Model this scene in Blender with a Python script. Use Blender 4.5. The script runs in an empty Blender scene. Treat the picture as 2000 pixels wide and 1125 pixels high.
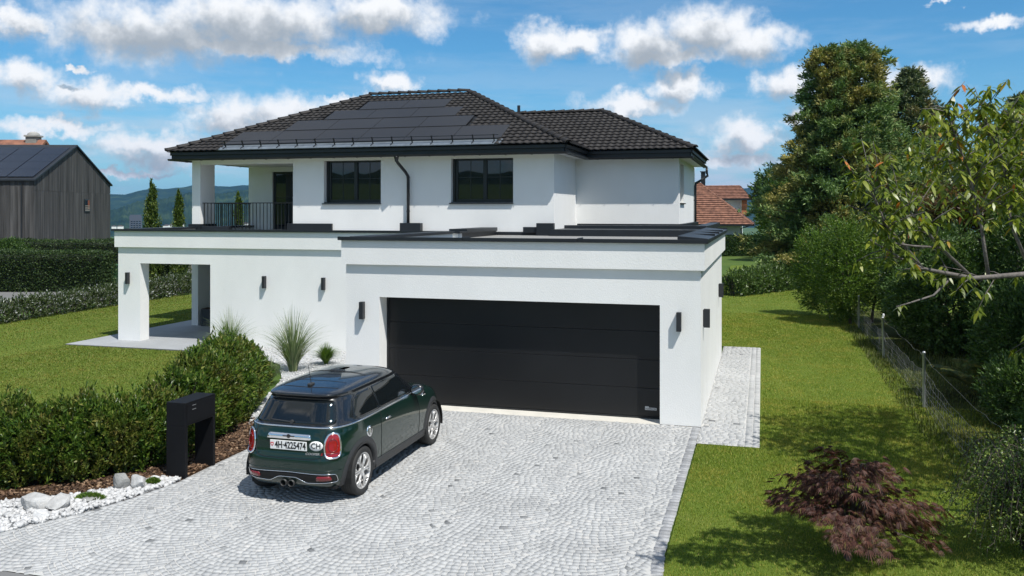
import bpy, math, random
import numpy as np
from mathutils import Vector, Matrix
from mathutils.bvhtree import BVHTree

random.seed(7)
RNG = np.random.default_rng(11)
R = math.radians
scene = bpy.context.scene
COL = scene.collection

# ------------------------------------------------------------------ camera
cam_data = bpy.data.cameras.new('camera')
cam = bpy.data.objects.new('camera', cam_data)
COL.objects.link(cam)
cam.location = (0.0, 0.0, 3.6)
cam.rotation_euler = (R(90), 0, R(16.0143))
cam_data.sensor_width = 36.0
cam_data.lens = 30.65
cam_data.shift_y = -0.075
cam_data.clip_start = 0.1
cam_data.clip_end = 30000
scene.camera = cam

# ------------------------------------------------------------------ sun, sky, exposure
SUN = Vector((1.26, -1.0, 2.7)).normalized()
SUN_EL = math.asin(SUN.z)
SUN_ROT = math.atan2(SUN.x, SUN.y)
sun_data = bpy.data.lights.new('sun', 'SUN')
sun_data.energy = 4.1
sun_data.angle = R(0.53)
sun_data.color = (1.0, 0.965, 0.90)
sun = bpy.data.objects.new('sun', sun_data)
COL.objects.link(sun)
sun.rotation_euler = SUN.to_track_quat('Z', 'Y').to_euler()
sun.location = (20, -20, 40)

scene.view_settings.view_transform = 'Standard'
scene.view_settings.look = 'None'
scene.view_settings.gamma = 1.0
scene.view_settings.use_curve_mapping = False
scene.view_settings.exposure = 0.44
scene.render.engine = 'CYCLES'
scene.cycles.use_denoising = True
scene.cycles.max_bounces = 10
scene.cycles.transparent_max_bounces = 12
scene.cycles.sample_clamp_indirect = 8.0
scene.cycles.volume_bounces = 0

world = bpy.data.worlds.new('World')
scene.world = world
world.use_nodes = True
world.cycles.sampling_method = 'MANUAL'
world.cycles.sample_map_resolution = 512


class NT:
    """small helper around a node tree"""
    def __init__(s, tree):
        s.t = tree

    def n(s, kind, **kw):
        nd = s.t.nodes.new(kind)
        for k, v in kw.items():
            setattr(nd, k, v)
        return nd

    def link(s, a, b):
        s.t.links.new(a, b)

    def setin(s, sock, v):
        if v is None:
            return
        if hasattr(v, 'is_linked'):
            s.t.links.new(v, sock)
        else:
            sock.default_value = v

    def math(s, op, a, b=None, c=None, clamp=False):
        nd = s.n('ShaderNodeMath', operation=op)
        nd.use_clamp = clamp
        for i, v in enumerate((a, b, c)):
            s.setin(nd.inputs[i], v)
        return nd.outputs[0]

    def vmath(s, op, a, b=None, out=0):
        nd = s.n('ShaderNodeVectorMath', operation=op)
        s.setin(nd.inputs[0], a)
        s.setin(nd.inputs[1], b)
        return nd.outputs['Value'] if op in ('LENGTH', 'DOT_PRODUCT') else nd.outputs[0]

    def noise(s, vec, scale, detail=4, rough=0.55, dist=0.0):
        nd = s.n('ShaderNodeTexNoise')
        s.setin(nd.inputs['Vector'], vec)
        nd.inputs['Scale'].default_value = scale
        nd.inputs['Detail'].default_value = detail
        nd.inputs['Roughness'].default_value = rough
        nd.inputs['Distortion'].default_value = dist
        return nd.outputs[0]

    def ramp(s, fac, stops):
        nd = s.n('ShaderNodeValToRGB')
        cr = nd.color_ramp
        while len(cr.elements) > 1:
            cr.elements.remove(cr.elements[-1])
        for i, (p, c) in enumerate(stops):
            e = cr.elements[0] if i == 0 else cr.elements.new(p)
            e.position = p
            e.color = (*c, 1) if len(c) == 3 else c
        s.setin(nd.inputs[0], fac)
        return nd.outputs[0]

    def mixc(s, fac, a, b, mode='MIX'):
        nd = s.n('ShaderNodeMix', data_type='RGBA', blend_type=mode)
        s.setin(nd.inputs[0], fac)
        for i, v in ((6, a), (7, b)):
            if isinstance(v, (tuple, list)) and len(v) == 3:
                v = (*v, 1)
            s.setin(nd.inputs[i], v)
        return nd.outputs[2]

    def sstep(s, v, lo, hi, tmin=0.0, tmax=1.0):
        nd = s.n('ShaderNodeMapRange', interpolation_type='SMOOTHSTEP')
        s.setin(nd.inputs[0], v)
        nd.inputs[1].default_value = lo
        nd.inputs[2].default_value = hi
        nd.inputs[3].default_value = tmin
        nd.inputs[4].default_value = tmax
        return nd.outputs[0]


# clouds: (azimuth deg clockwise from +Y, elevation deg, half width deg, half height deg)
CLOUDS = [
    (-45.30, 10.66, 1.61, 1.07),
    (-38.36, 10.78, 6.92, 1.97),
    (-32.38, 11.70, 7.35, 2.03),
    (-24.70, 12.58, 4.65, 1.39),
    (-33.30, 10.19, 8.28, 0.81),
    (-45.30, 7.66, 1.82, 1.09),
    (-41.87, 6.86, 2.45, 0.95),
    (-38.36, 7.14, 3.24, 0.55),
    (-42.60, 8.32, 0.70, 0.21),
    (-33.92, 5.76, 2.63, 1.14),
    (-30.50, 6.09, 4.50, 1.45),
    (-26.33, 7.16, 1.97, 0.52),
    (-23.71, 8.36, 1.86, 0.78),
    (-38.94, 3.95, 3.21, 0.92),
    (-37.49, 3.21, 2.37, 0.81),
    (-43.35, 4.85, 3.00, 0.53),
    (-40.35, 2.38, 3.73, 0.28),
    (-13.93, 10.88, 1.95, 1.29),
    (-11.48, 11.02, 2.07, 0.90),
    (-6.84, 10.75, 2.60, 1.66),
    (-3.43, 11.42, 3.16, 1.63),
    (-0.58, 10.50, 2.62, 1.31),
    (-6.02, 9.86, 3.86, 0.77),
    (-5.05, 8.03, 1.87, 1.03),
    (-8.32, 6.89, 3.11, 0.85),
    (1.58, 7.89, 1.76, 1.13),
    (1.95, 5.82, 1.15, 0.70),
    (-1.05, 4.69, 2.60, 1.16),
    (-1.53, 3.27, 3.41, 0.58),
    (8.60, 7.68, 2.59, 1.02),
    (13.02, 10.77, 2.07, 0.43),
    (10.51, 12.23, 1.17, 0.20),
]


def build_world():
    N = NT(world.node_tree)
    world.node_tree.nodes.clear()
    out = N.n('ShaderNodeOutputWorld')
    bg = N.n('ShaderNodeBackground')
    sky = N.n('ShaderNodeTexSky', sky_type='NISHITA')
    sky.sun_disc = False
    sky.sun_elevation = SUN_EL
    sky.sun_rotation = SUN_ROT
    sky.altitude = 600
    sky.air_density = 1.0
    sky.dust_density = 0.5
    sky.ozone_density = 3.0
    tc = N.n('ShaderNodeTexCoord')
    sp = N.n('ShaderNodeSeparateXYZ')
    N.link(tc.outputs['Generated'], sp.inputs[0])
    az = N.math('MULTIPLY', N.math('ARCTAN2', sp.outputs[0], sp.outputs[1]), 57.29578)
    el = N.math('MULTIPLY', N.math('ARCSINE', sp.outputs[2]), 57.29578)
    cb = N.n('ShaderNodeCombineXYZ')
    N.link(az, cb.inputs[0])
    N.link(el, cb.inputs[1])
    P = cb.outputs[0]

    def noise2(vec, scale, detail, rough, color=False):
        nd = N.n('ShaderNodeTexNoise', noise_dimensions='2D')
        N.link(vec, nd.inputs['Vector'])
        nd.inputs['Scale'].default_value = scale
        nd.inputs['Detail'].default_value = detail
        nd.inputs['Roughness'].default_value = rough
        return nd.outputs['Color' if color else 0]
    # billowing outline
    w = N.vmath('MULTIPLY', N.vmath('SUBTRACT', noise2(P, 0.55, 4, 0.6, True), (0.5, 0.5, 0.5)), (3.2, 2.0, 0.0))
    Q = N.vmath('ADD', P, w)
    Q2 = N.vmath('ADD', N.vmath('ADD', P, N.vmath('MULTIPLY', w, (0.75, 0.75, 0))), (0.35, 1.05, 0.0))

    def field(q):
        acc = None
        for caz, cel, a, b in CLOUDS:
            nd = N.n('ShaderNodeVectorMath', operation='MULTIPLY_ADD')
            N.link(q, nd.inputs[0])
            a, b = a * 1.18, b * 1.12
            nd.inputs[1].default_value = (1.0 / a, 1.0 / b, 0)
            nd.inputs[2].default_value = (-caz / a, -cel / b, 0)
            d = N.vmath('DOT_PRODUCT', nd.outputs[0], nd.outputs[0])
            acc = d if acc is None else N.math('MINIMUM', acc, d)
        return N.math('SUBTRACT', 1.0, N.math('SQRT', acc))
    # the rest of the sky goes on with the same scattered cumulus
    an = N.math('ABSOLUTE', N.math('ADD', az, 16.0))
    outside = N.math('MAXIMUM', N.sstep(an, 33, 45), N.sstep(el, 15.5, 24))
    gen = noise2(N.vmath('MULTIPLY', Q, (0.055, 0.10, 0.0)), 1.0, 1, 0.5)
    gen = N.math('MULTIPLY', N.math('SUBTRACT', gen, 0.49), 5.0)
    gen = N.math('SUBTRACT', gen, N.math('MULTIPLY', N.math('SUBTRACT', 1.0, outside), 5.0))
    d0 = N.math('MAXIMUM', field(Q), gen)
    d1 = N.math('MAXIMUM', field(Q2), N.math('SUBTRACT', gen, 0.1))
    relief = noise2(P, 0.50, 7, 0.58)
    rel0 = N.math('SUBTRACT', relief, 0.5)
    d0 = N.math('ADD', d0, N.math('MULTIPLY', rel0, 1.0))
    cover = N.sstep(d0, -0.18, 0.70)
    thick = N.math('MAXIMUM', N.math('ADD', N.math('MULTIPLY', d1, 0.9), N.math('MULTIPLY', rel0, -0.9)), 0.0)
    light = N.math('SUBTRACT', 1.0, N.sstep(thick, 0.0, 0.80))
    ccol = N.ramp(light, CLOUD_RAMP)
    # flat streaks of thin cloud towards the horizon
    streak = noise2(N.vmath('MULTIPLY', P, (0.06, 0.40, 0)), 1.0, 5, 0.62)
    low = N.sstep(el, 0.0, 9.5, 1.0, 0.0)
    veil = N.math('MULTIPLY', N.sstep(streak, 0.40, 0.66), N.math('ADD', N.math('MULTIPLY', low, 0.80), 0.14))
    base = N.mixc(1.0, sky.outputs[0], SKY_TINT, 'MULTIPLY')
    haze = N.sstep(el, -2.0, 11.0, 0.5, 0.0)
    base = N.mixc(haze, base, HAZE_COL)
    base = N.mixc(veil, base, VEIL_COL)
    fin = N.mixc(cover, base, ccol)
    N.link(fin, bg.inputs[0])
    bg.inputs[1].default_value = 0.122
    N.link(bg.outputs[0], out.inputs[0])


SKY_TINT = (0.32, 0.635, 0.755)
VEIL_COL = (3.9, 4.5, 5.1)
HAZE_COL = (2.7, 3.8, 4.7)
CLOUD_RAMP = [(0.0, (2.5, 2.8, 3.1)), (0.35, (3.4, 3.65, 3.9)), (0.7, (4.8, 5.0, 5.2)), (1.0, (6.1, 6.2, 6.3))]
build_world()

# ------------------------------------------------------------------ object helpers
def tag(o, label=None, cat=None, group=None, kind=None):
    if label: o['label'] = label
    if cat: o['category'] = cat
    if group: o['group'] = group
    if kind: o['kind'] = kind
    return o


def link(name, me, mat=None, parent=None, loc=None, rot=None):
    o = bpy.data.objects.new(name, me)
    COL.objects.link(o)
    if mat is not None and me is not None:
        mats = mat if isinstance(mat, (list, tuple)) else [mat]
        if len(me.materials) == 0:
            for m in mats:
                me.materials.append(m)
    if parent is not None:
        o.parent = parent
    if loc is not None:
        o.location = loc
    if rot is not None:
        o.rotation_euler = rot
    return o


def empty(name, loc=(0, 0, 0), rot=(0, 0, 0)):
    o = bpy.data.objects.new(name, None)
    COL.objects.link(o)
    o.location = loc
    o.rotation_euler = rot
    o.empty_display_size = 0.2
    return o


def np_mesh(name, V, F, smooth=False):
    """V (N,3), F (M,k) arrays with one k"""
    V = np.asarray(V, dtype=np.float32)
    F = np.asarray(F, dtype=np.int32)
    me = bpy.data.meshes.new(name)
    me.vertices.add(len(V))
    me.vertices.foreach_set('co', V.ravel())
    k = F.shape[1]
    me.loops.add(F.size)
    me.loops.foreach_set('vertex_index', F.ravel())
    me.polygons.add(len(F))
    me.polygons.foreach_set('loop_start', np.arange(0, F.size, k, dtype=np.int32))
    if smooth:
        me.polygons.foreach_set('use_smooth', np.ones(len(F), dtype=bool))
    me.update(calc_edges=True)
    return me


class MB:
    """collects shapes of one part"""
    def __init__(s):
        s.v = []
        s.f = []

    def raw(s, V, F):
        b = len(s.v)
        s.v += [tuple(map(float, p)) for p in V]
        s.f += [tuple(int(i) + b for i in f) for f in F]
        return s

    def box(s, x0, x1, y0, y1, z0, z1):
        V = [(x0, y0, z0), (x1, y0, z0), (x1, y1, z0), (x0, y1, z0), (x0, y0, z1), (x1, y0, z1), (x1, y1, z1), (x0, y1, z1)]
        F = [(0, 3, 2, 1), (4, 5, 6, 7), (0, 1, 5, 4), (1, 2, 6, 5), (2, 3, 7, 6), (3, 0, 4, 7)]
        return s.raw(V, F)

    def prism(s, poly, axis, a, b):
        """poly: 2D points in the other two axes, extruded along axis from a to b"""
        n = len(poly)
        def P(p, t):
            return {'x': (t, p[0], p[1]), 'y': (p[0], t, p[1]), 'z': (p[0], p[1], t)}[axis]
        V = [P(p, a) for p in poly] + [P(p, b) for p in poly]
        F = [tuple(range(n))[::-1], tuple(range(n, 2 * n))]
        F += [(i, (i + 1) % n, n + (i + 1) % n, n + i) for i in range(n)]
        return s.raw(V, F)

    def tube(s, pts, r, n=8, cap=True):
        pts = [Vector(p) for p in pts]
        rs = r if isinstance(r, (list, tuple)) else [r] * len(pts)
        V, F = [], []
        prev = None
        for i, p in enumerate(pts):
            d = (pts[min(i + 1, len(pts) - 1)] - pts[max(i - 1, 0)]).normalized()
            if prev is None:
                up = Vector((0, 0, 1)) if abs(d.z) < 0.9 else Vector((1, 0, 0))
                a = d.cross(up).normalized()
            else:
                a = (prev - d * prev.dot(d)).normalized()
            prev = a
            b = d.cross(a)
            for k in range(n):
                t = 2 * math.pi * k / n
                V.append(p + (a * math.cos(t) + b * math.sin(t)) * rs[i])
        for i in range(len(pts) - 1):
            for k in range(n):
                F.append((i * n + k, i * n + (k + 1) % n, (i + 1) * n + (k + 1) % n, (i + 1) * n + k))
        if cap:
            F.append(tuple(range(n))[::-1])
            F.append(tuple((len(pts) - 1) * n + k for k in range(n)))
        return s.raw(V, F)

    def lathe(s, prof, n=24, axis='z', c=(0, 0, 0)):
        """prof: (radius, height)"""
        V, F = [], []
        for r, h in prof:
            for k in range(n):
                t = 2 * math.pi * k / n
                x, y = r * math.cos(t), r * math.sin(t)
                p = {'z': (x, y, h), 'x': (h, x, y), 'y': (x, h, y)}[axis]
                V.append((p[0] + c[0], p[1] + c[1], p[2] + c[2]))
        for i in range(len(prof) - 1):
            for k in range(n):
                F.append((i * n + k, i * n + (k + 1) % n, (i + 1) * n + (k + 1) % n, (i + 1) * n + k))
        return s.raw(V, F)

    def build(s, name, mat, parent=None, smooth=False, bevel=0.0, seg=2, loc=None, rot=None, sub=0, angle=35):
        me = bpy.data.meshes.new(name)
        me.from_pydata(s.v, [], s.f)
        me.validate()
        if smooth:
            me.polygons.foreach_set('use_smooth', np.ones(len(me.polygons), dtype=bool))
        o = link(name, me, mat, parent, loc, rot)
        if bevel > 0:
            m = o.modifiers.new('bevel', 'BEVEL')
            m.width = bevel
            m.segments = seg
            m.limit_method = 'ANGLE'
            m.angle_limit = R(angle)
        if sub:
            m = o.modifiers.new('sub', 'SUBSURF')
            m.levels = m.render_levels = sub
        return o


def copy_tree(o, parent=None):
    c = o.copy()
    COL.objects.link(c)
    c.parent = parent
    for ch in list(o.children):
        copy_tree(ch, c)
    return c


# ------------------------------------------------------------------ materials
def new_mat(name):
    m = bpy.data.materials.new(name)
    m.use_nodes = True
    m.node_tree.nodes.clear()
    N = NT(m.node_tree)
    out = N.n('ShaderNodeOutputMaterial')
    return m, N, out


def pmat(name, col, rough=0.6, metal=0.0, var=0.0, vscale=4.0, bump=0.0, bscale=60.0, coat=0.0, spec=0.5,
         col2=None, stretch=(1, 1, 1), bdist=0.02, coords='Object', rnd=0.0):
    m, N, out = new_mat(name)
    b = N.n('ShaderNodeBsdfPrincipled')
    N.link(b.outputs[0], out.inputs[0])
    b.inputs['Roughness'].default_value = rough
    b.inputs['Metallic'].default_value = metal
    b.inputs['Coat Weight'].default_value = coat
    b.inputs['Coat Roughness'].default_value = 0.012
    b.inputs['Specular IOR Level'].default_value = spec
    tc = N.n('ShaderNodeTexCoord')
    vec = N.vmath('MULTIPLY', tc.outputs[coords], stretch)
    c = (*col, 1)
    if var > 0 or col2 is not None:
        n = N.noise(vec, vscale, 5, 0.6)
        lo = tuple(max(0, x * (1 - var)) for x in col)
        hi = tuple(x * (1 + var) for x in (col2 or col))
        c = N.ramp(n, [(0.3, lo), (0.7, hi)])
        if rnd > 0:
            gi = N.n('ShaderNodeNewGeometry')
            oi = N.n('ShaderNodeObjectInfo')
            f = N.math('FRACT', N.math('ADD', gi.outputs['Random Per Island'], oi.outputs['Random']))
            k = N.math('ADD', 1 - rnd, N.math('MULTIPLY', f, 2 * rnd))
            kv = N.n('ShaderNodeCombineXYZ')
            for i in range(3):
                N.link(k, kv.inputs[i])
            c = N.mixc(1.0, c, kv.outputs[0], 'MULTIPLY')
    N.setin(b.inputs['Base Color'], c)
    if bump > 0:
        n2 = N.noise(vec, bscale, 4, 0.6)
        bn = N.n('ShaderNodeBump')
        bn.inputs['Strength'].default_value = bump
        bn.inputs['Distance'].default_value = bdist
        N.link(n2, bn.inputs['Height'])
        N.link(bn.outputs[0], b.inputs['Normal'])
    return m


def leaf_mat(name, stops, trans=0.25, rough=0.45, patch=None, pscale=0.5, spec=0.35):
    """stops: colour ramp over the leaf's own random value; patch: second set of tones in large irregular patches"""
    m, N, out = new_mat(name)
    gi = N.n('ShaderNodeNewGeometry')
    oi = N.n('ShaderNodeObjectInfo')
    f = N.math('FRACT', N.math('ADD', gi.outputs['Random Per Island'], oi.outputs['Random']))
    c = N.ramp(f, stops)
    if patch:
        tc = N.n('ShaderNodeTexCoord')
        n = N.noise(tc.outputs['Object'], pscale, 3, 0.6)
        fac = N.sstep(n, 0.47, 0.62)
        c = N.mixc(fac, c, N.ramp(f, patch))
    b = N.n('ShaderNodeBsdfPrincipled')
    N.link(c, b.inputs['Base Color'])
    b.inputs['Roughness'].default_value = rough
    b.inputs['Specular IOR Level'].default_value = spec
    t = N.n('ShaderNodeBsdfTranslucent')
    tcol = N.mixc(1.0, c, (1.1, 1.25, 0.6), 'MULTIPLY')
    N.link(tcol, t.inputs[0])
    mx = N.n('ShaderNodeMixShader')
    mx.inputs[0].default_value = trans
    N.link(b.outputs[0], mx.inputs[1])
    N.link(t.outputs[0], mx.inputs[2])
    N.link(mx.outputs[0], out.inputs[0])
    return m


M = {}
M['stucco'] = pmat('white_stucco', (0.80, 0.80, 0.785), 0.9, var=0.035, vscale=1.1, bump=0.55, bscale=70, bdist=0.008, spec=0.2, stretch=(1, 1, 0.55))
M['soffit'] = pmat('soffit_boards', (0.72, 0.72, 0.70), 0.8, var=0.02)
M['black_metal'] = pmat('black_sheet_metal', (0.014, 0.016, 0.019), 0.42, var=0.25, vscale=2.0, spec=0.5)
M['cap_metal'] = pmat('parapet_sheet', (0.014, 0.017, 0.021), 0.42, var=0.25, vscale=1.2, spec=0.4)
M['lamp_metal'] = pmat('lamp_anthracite', (0.022, 0.024, 0.028), 0.45, spec=0.4)
M['door_black'] = pmat('garage_door_black', (0.0085, 0.009, 0.010), 0.40, var=0.2, vscale=0.8, spec=0.35)
M['frame'] = pmat('window_frame_black', (0.012, 0.013, 0.015), 0.35, spec=0.5)
M['tile'] = pmat('roof_tile', (0.024, 0.022, 0.022), 0.62, var=0.35, vscale=1.7, bump=0.25, bscale=70, col2=(0.034, 0.031, 0.030), rnd=0.22, spec=0.25, coords='Object')
M['pv'] = pmat('solar_module', (0.020, 0.019, 0.019), 0.42, var=0.12, vscale=0.6, spec=0.45)
M['pv_frame'] = pmat('solar_frame', (0.006, 0.006, 0.007), 0.6)
M['concrete'] = pmat('pale_concrete', (0.56, 0.54, 0.49), 0.85, var=0.1, vscale=2.5, bump=0.1, bscale=40)
M['slab'] = pmat('terrace_slab', (0.30, 0.31, 0.32), 0.75, var=0.08, vscale=1.5, bump=0.05, bscale=60)
M['roof_dark'] = pmat('flat_roof_sheet', (0.045, 0.05, 0.056), 0.6, var=0.3, vscale=2)
M['flatroof'] = pmat('flat_roof_gravel', (0.24, 0.24, 0.235), 0.9, var=0.3, vscale=30, bump=0.8, bscale=40)


def glass_mat(name, col=(0.012, 0.015, 0.017), rough=0.015, spec=0.7):
    m, N, out = new_mat(name)
    b = N.n('ShaderNodeBsdfPrincipled')
    b.inputs['Base Color'].default_value = (*col, 1)
    b.inputs['Roughness'].default_value = rough
    b.inputs['Specular IOR Level'].default_value = spec
    N.link(b.outputs[0], out.inputs[0])
    return m


M['glass'] = glass_mat('window_glass')
# ------------------------------------------------------------------ the house
house = empty('house', (-9.5, 20.3, 0))
tag(house, 'white two storey villa with dark hipped tile roof, solar panels and black garage door', 'house')
HP = empty('tmp')            # parts are modelled in world coordinates
bpy.data.objects.remove(HP)
HINV = Matrix.Translation((9.5, -20.3, 0))


def hp(mb, name, mat, parent=house, **kw):
    """a part of the house, modelled in world coordinates"""
    o = mb.build(name, mat, parent, **kw)
    if parent is house:
        o.data.transform(HINV)
    else:
        o.data.transform(HINV)
    return o


def wall_openings(mb, a0, a1, z0, z1, t0, t1, ops, axis='x'):
    """a wall slab along axis between a0 and a1, thickness t0..t1, with rectangular openings (b0,b1,c0,c1)"""
    ops = sorted(ops)
    cur = a0
    def bx(p0, p1, q0, q1):
        if p1 - p0 < 1e-4 or q1 - q0 < 1e-4:
            return
        if axis == 'x':
            mb.box(p0, p1, t0, t1, q0, q1)
        else:
            mb.box(t0, t1, p0, p1, q0, q1)
    for b0, b1, c0, c1 in ops:
        bx(cur, b0, z0, z1)
        bx(b0, b1, z0, c0)
        bx(b0, b1, c1, z1)
        cur = b1
    bx(cur, a1, z0, z1)


GX0, GX1, GY0, GY1 = -7.495, -0.984, 14.845, 22.6
# garage walls
m = MB()
wall_openings(m, GX0, GX1, 0, 2.9, GY0, GY0 + 0.38, [(-6.815, -1.662, 0.0, 2.012)])
m.box(GX1 - 0.3, GX1, GY0 + 0.38, GY1, 0, 2.9)
m.box(GX0, GX0 + 0.3, GY0 + 0.38, GY1, 0, 2.9)
m.box(GX0 + 0.3, GX1 - 0.3, GY1 - 0.3, GY1, 0, 2.9)
hp(m, 'garage_wall', M['stucco'])
P_ = 0.066
m = MB()
m.box(GX0 - P_, GX1 + P_, GY0 - P_, GY0 + 0.25, 2.612, 3.06)
m.box(GX1 - 0.25, GX1 + P_, GY0 + 0.25, 23.1, 2.612, 3.06)
m.box(GX0 - P_, GX0 + 0.25, GY0 + 0.25, 20.0, 2.612, 3.06)
hp(m, 'fascia', M['stucco'])
# sheet metal caps of the garage parapet, laid in lengths with standing joints
xs = [GX0 - P_ - 0.055, -5.15, -3.05, GX1 + P_ + 0.06]
for a, b in zip(xs[:-1], xs[1:]):
    m = MB()
    m.prism([(GY0 - P_ - 0.055, 3.06), (GY0 - P_ - 0.055, 3.128), (GY0 + 0.36, 3.112), (GY0 + 0.36, 3.06)], 'x', a + 0.003, b - 0.003)
    m.box(b - 0.012, b + 0.002, GY0 - P_ - 0.05, GY0 + 0.36, 3.115, 3.137)
    hp(m, 'parapet_cap', M['cap_metal'], bevel=0.006)
ys = [GY0 + 0.364, 17.1, 18.8, 20.6, 23.16]
for a, b in zip(ys[:-1], ys[1:]):
    m = MB()
    m.prism([(GX1 - 0.42, 3.085), (GX1 - 0.42, 3.175), (GX1 + P_ + 0.055, 3.128), (GX1 + P_ + 0.055, 3.06)], 'y', a + 0.003, b - 0.003)
    m.box(GX1 - 0.40, GX1 + P_ + 0.05, b - 0.02, b + 0.006, 3.12, 3.168)
    hp(m, 'parapet_cap', M['cap_metal'], bevel=0.006)
m = MB().box(GX0 - P_ - 0.05, GX0 + 0.3, GY0 + 0.37, 20.0, 3.06, 3.118)
hp(m, 'parapet_cap', M['cap_metal'], bevel=0.006)
hp(MB().box(GX0 + 0.25, GX1 - 0.25, GY0 + 0.3, 20.5, 2.84, 2.93), 'flat_roof', M['roof_dark'])
hp(MB().box(GX0 + 0.25, GX1 - 0.25, 20.502, 25.9, 2.84, 2.925), 'flat_roof', M['flatroof'])

# garage door: four sections, frame, maker's plate
gd = hp(MB().box(-6.90, -1.60, 15.225, 15.26, 0.0, 2.1), 'garage_door', M['door_black'])
for k in range(4):
    z0, z1 = 0.035 + k * 0.4945, 0.035 + (k + 1) * 0.4945
    hp(MB().box(-6.86, -1.63, 15.185, 15.222, z0 + 0.002, z1 - 0.002), 'panel', M['door_black'], gd, bevel=0.007, seg=2)
hp(MB().box(-6.86, -1.63, 15.18, 15.225, 0.004, 0.032), 'seal', M['black_metal'], gd)
for x in (-6.815, -1.70):
    hp(MB().box(x, x + 0.038, 15.17, 15.184, 0.0, 2.012), 'door_jamb', M['frame'], gd)
M['plate_grey'] = pmat('plate_silver', (0.55, 0.56, 0.57), 0.4)
M['ink'] = pmat('ink_black', (0.01, 0.01, 0.01), 0.5)
pl = hp(MB().box(-1.955, -1.755, 15.177, 15.184, 0.155, 0.195).box(-1.955, -1.89, 15.177, 15.184, 0.195, 0.215), 'maker_plate', M['plate_grey'], gd)


def text(body, size, mat, loc, rot, parent, name='lettering', sx=1.0, extrude=0.0006, align='CENTER', bold=0.0, shear=0.0):
    cu = bpy.data.curves.new(name, 'FONT')
    cu.body = body
    cu.size = size
    cu.align_x = align
    cu.align_y = 'CENTER'
    cu.extrude = extrude
    cu.offset = bold
    cu.shear = shear
    cu.resolution_u = 3
    tmp = bpy.data.objects.new('tmp_text', cu)
    COL.objects.link(tmp)
    bpy.context.view_layer.update()
    me = bpy.data.meshes.new_from_object(tmp.evaluated_get(bpy.context.evaluated_depsgraph_get()))
    bpy.data.objects.remove(tmp)
    bpy.data.curves.remove(cu)
    me.materials.clear()
    me.materials.append(mat)
    o = bpy.data.objects.new(name, me)
    COL.objects.link(o)
    o.parent = parent
    o.location = loc
    o.rotation_euler = rot
    o.scale = (sx, 1, 1)
    return o


text('HÖRMANN', 0.036, M['ink'], (-1.855 + 9.5, 15.1765 - 20.3, 0.175), (R(90), 0, 0), gd, sx=1.0, bold=0.0006)
m = MB().box(-6.815, -1.662, 14.80, 15.17, -0.02, 0.003)
hp(m, 'threshold', M['concrete'])

# ground floor wing with open corner
WY = 20.344
m = MB()
m.box(-17.265, -16.54, WY, WY + 0.36, 0.0, 2.62)                  # corner pillar
m.box(-16.54, -14.30, WY, WY + 0.30, 2.16, 2.62)                  # lintel
m.box(-14.30, -7.45, WY, WY + 0.30, -0.1, 2.62)                   # front wall
m.box(-17.265, -16.965, WY + 0.36, 23.60, 2.16, 2.62)             # side lintel
m.box(-17.265, -17.035, 23.60, 32.0, 0.0, 2.62)                   # left wall
m.box(-14.30, -14.05, WY + 0.30, 26.7, 0.0, 2.62)                 # loggia side wall
m.box(-17.035, -14.30, 26.7, 27.0, 0.0, 2.62)
m.box(-16.96, -14.30, WY + 0.31, 26.7, 2.30, 2.50)                # loggia ceiling
m.box(-17.0, -2.0, 31.7, 32.0, 0.0, 2.85)
m.box(-2.3, -2.0, 23.2, 31.7, 0.0, 2.85)
hp(m, 'ground_floor_wall', M['stucco'])
m = MB()
m.box(-17.335, -7.20, WY - 0.068, WY + 0.22, 2.606, 3.052)
m.box(-17.335, -17.05, WY + 0.22, 32.07, 2.606, 3.052)
hp(m, 'fascia', M['stucco'])
hp(MB().box(-7.45, -7.20, WY + 0.23, 23.5, 2.93, 3.051), 'flashing', M['cap_metal'])
m = MB()
m.prism([(WY - 0.125, 3.052), (WY - 0.125, 3.112), (WY + 0.42, 3.098), (WY + 0.42, 3.052)], 'x', -17.40, -12.4)
m.box(-12.41, -12.395, WY - 0.12, WY + 0.42, 3.10, 3.119)
hp(m, 'parapet_cap', M['cap_metal'], bevel=0.005)
m = MB()
m.prism([(WY - 0.125, 3.052), (WY - 0.125, 3.112), (WY + 0.42, 3.098), (WY + 0.42, 3.052)], 'x', -12.394, -7.14)
m.box(-7.62, -7.14, WY + 0.424, 23.4, 3.052, 3.15)
hp(m, 'parapet_cap', M['cap_metal'], bevel=0.005)
hp(MB().box(-17.40, -17.0, WY + 0.424, 32.1, 3.052, 3.11), 'parapet_cap', M['cap_metal'], bevel=0.005)
hp(MB().box(-17.05, -7.45, WY + 0.25, 26.69, 2.72, 2.86), 'flat_roof', M['flatroof'])

# upper floor
UY = 23.6
m = MB()
WINS = [(-12.65, -10.79, 3.84, 5.11), (-8.60, -6.74, 3.84, 5.11)]
wall_openings(m, -13.69, -5.56, 2.75, 5.21, UY, UY + 0.32, WINS)
m.box(-17.25, -16.95, UY, UY + 0.75, 2.75, 5.21)                  # loggia pillar
m.box(-16.95, -13.69, UY + 0.02, UY + 0.30, 5.06, 5.21)           # loggia beam
m.box(-13.69, -13.40, UY + 0.32, 26.7, 2.75, 5.21)
wall_openings(m, -17.22, -13.40, 2.75, 5.21, 26.7, 27.0, [(-16.28, -13.75, 2.85, 4.96)])
m.box(-5.86, -5.56, UY + 0.32, 26.58, 2.75, 5.21)
m.box(-5.86, -2.41, 26.58, 26.88, 3.1, 5.21)
wall_openings(m, 26.88, 33.0, 3.1, 5.21, -2.71, -2.41, [(27.0, 28.35, 3.86, 5.08)], 'y')
m.box(-17.22, -17.0, 27.0, 32.0, 2.75, 5.21)
m.box(-17.0, -2.71, 32.0, 32.3, 2.75, 5.21)
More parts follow.
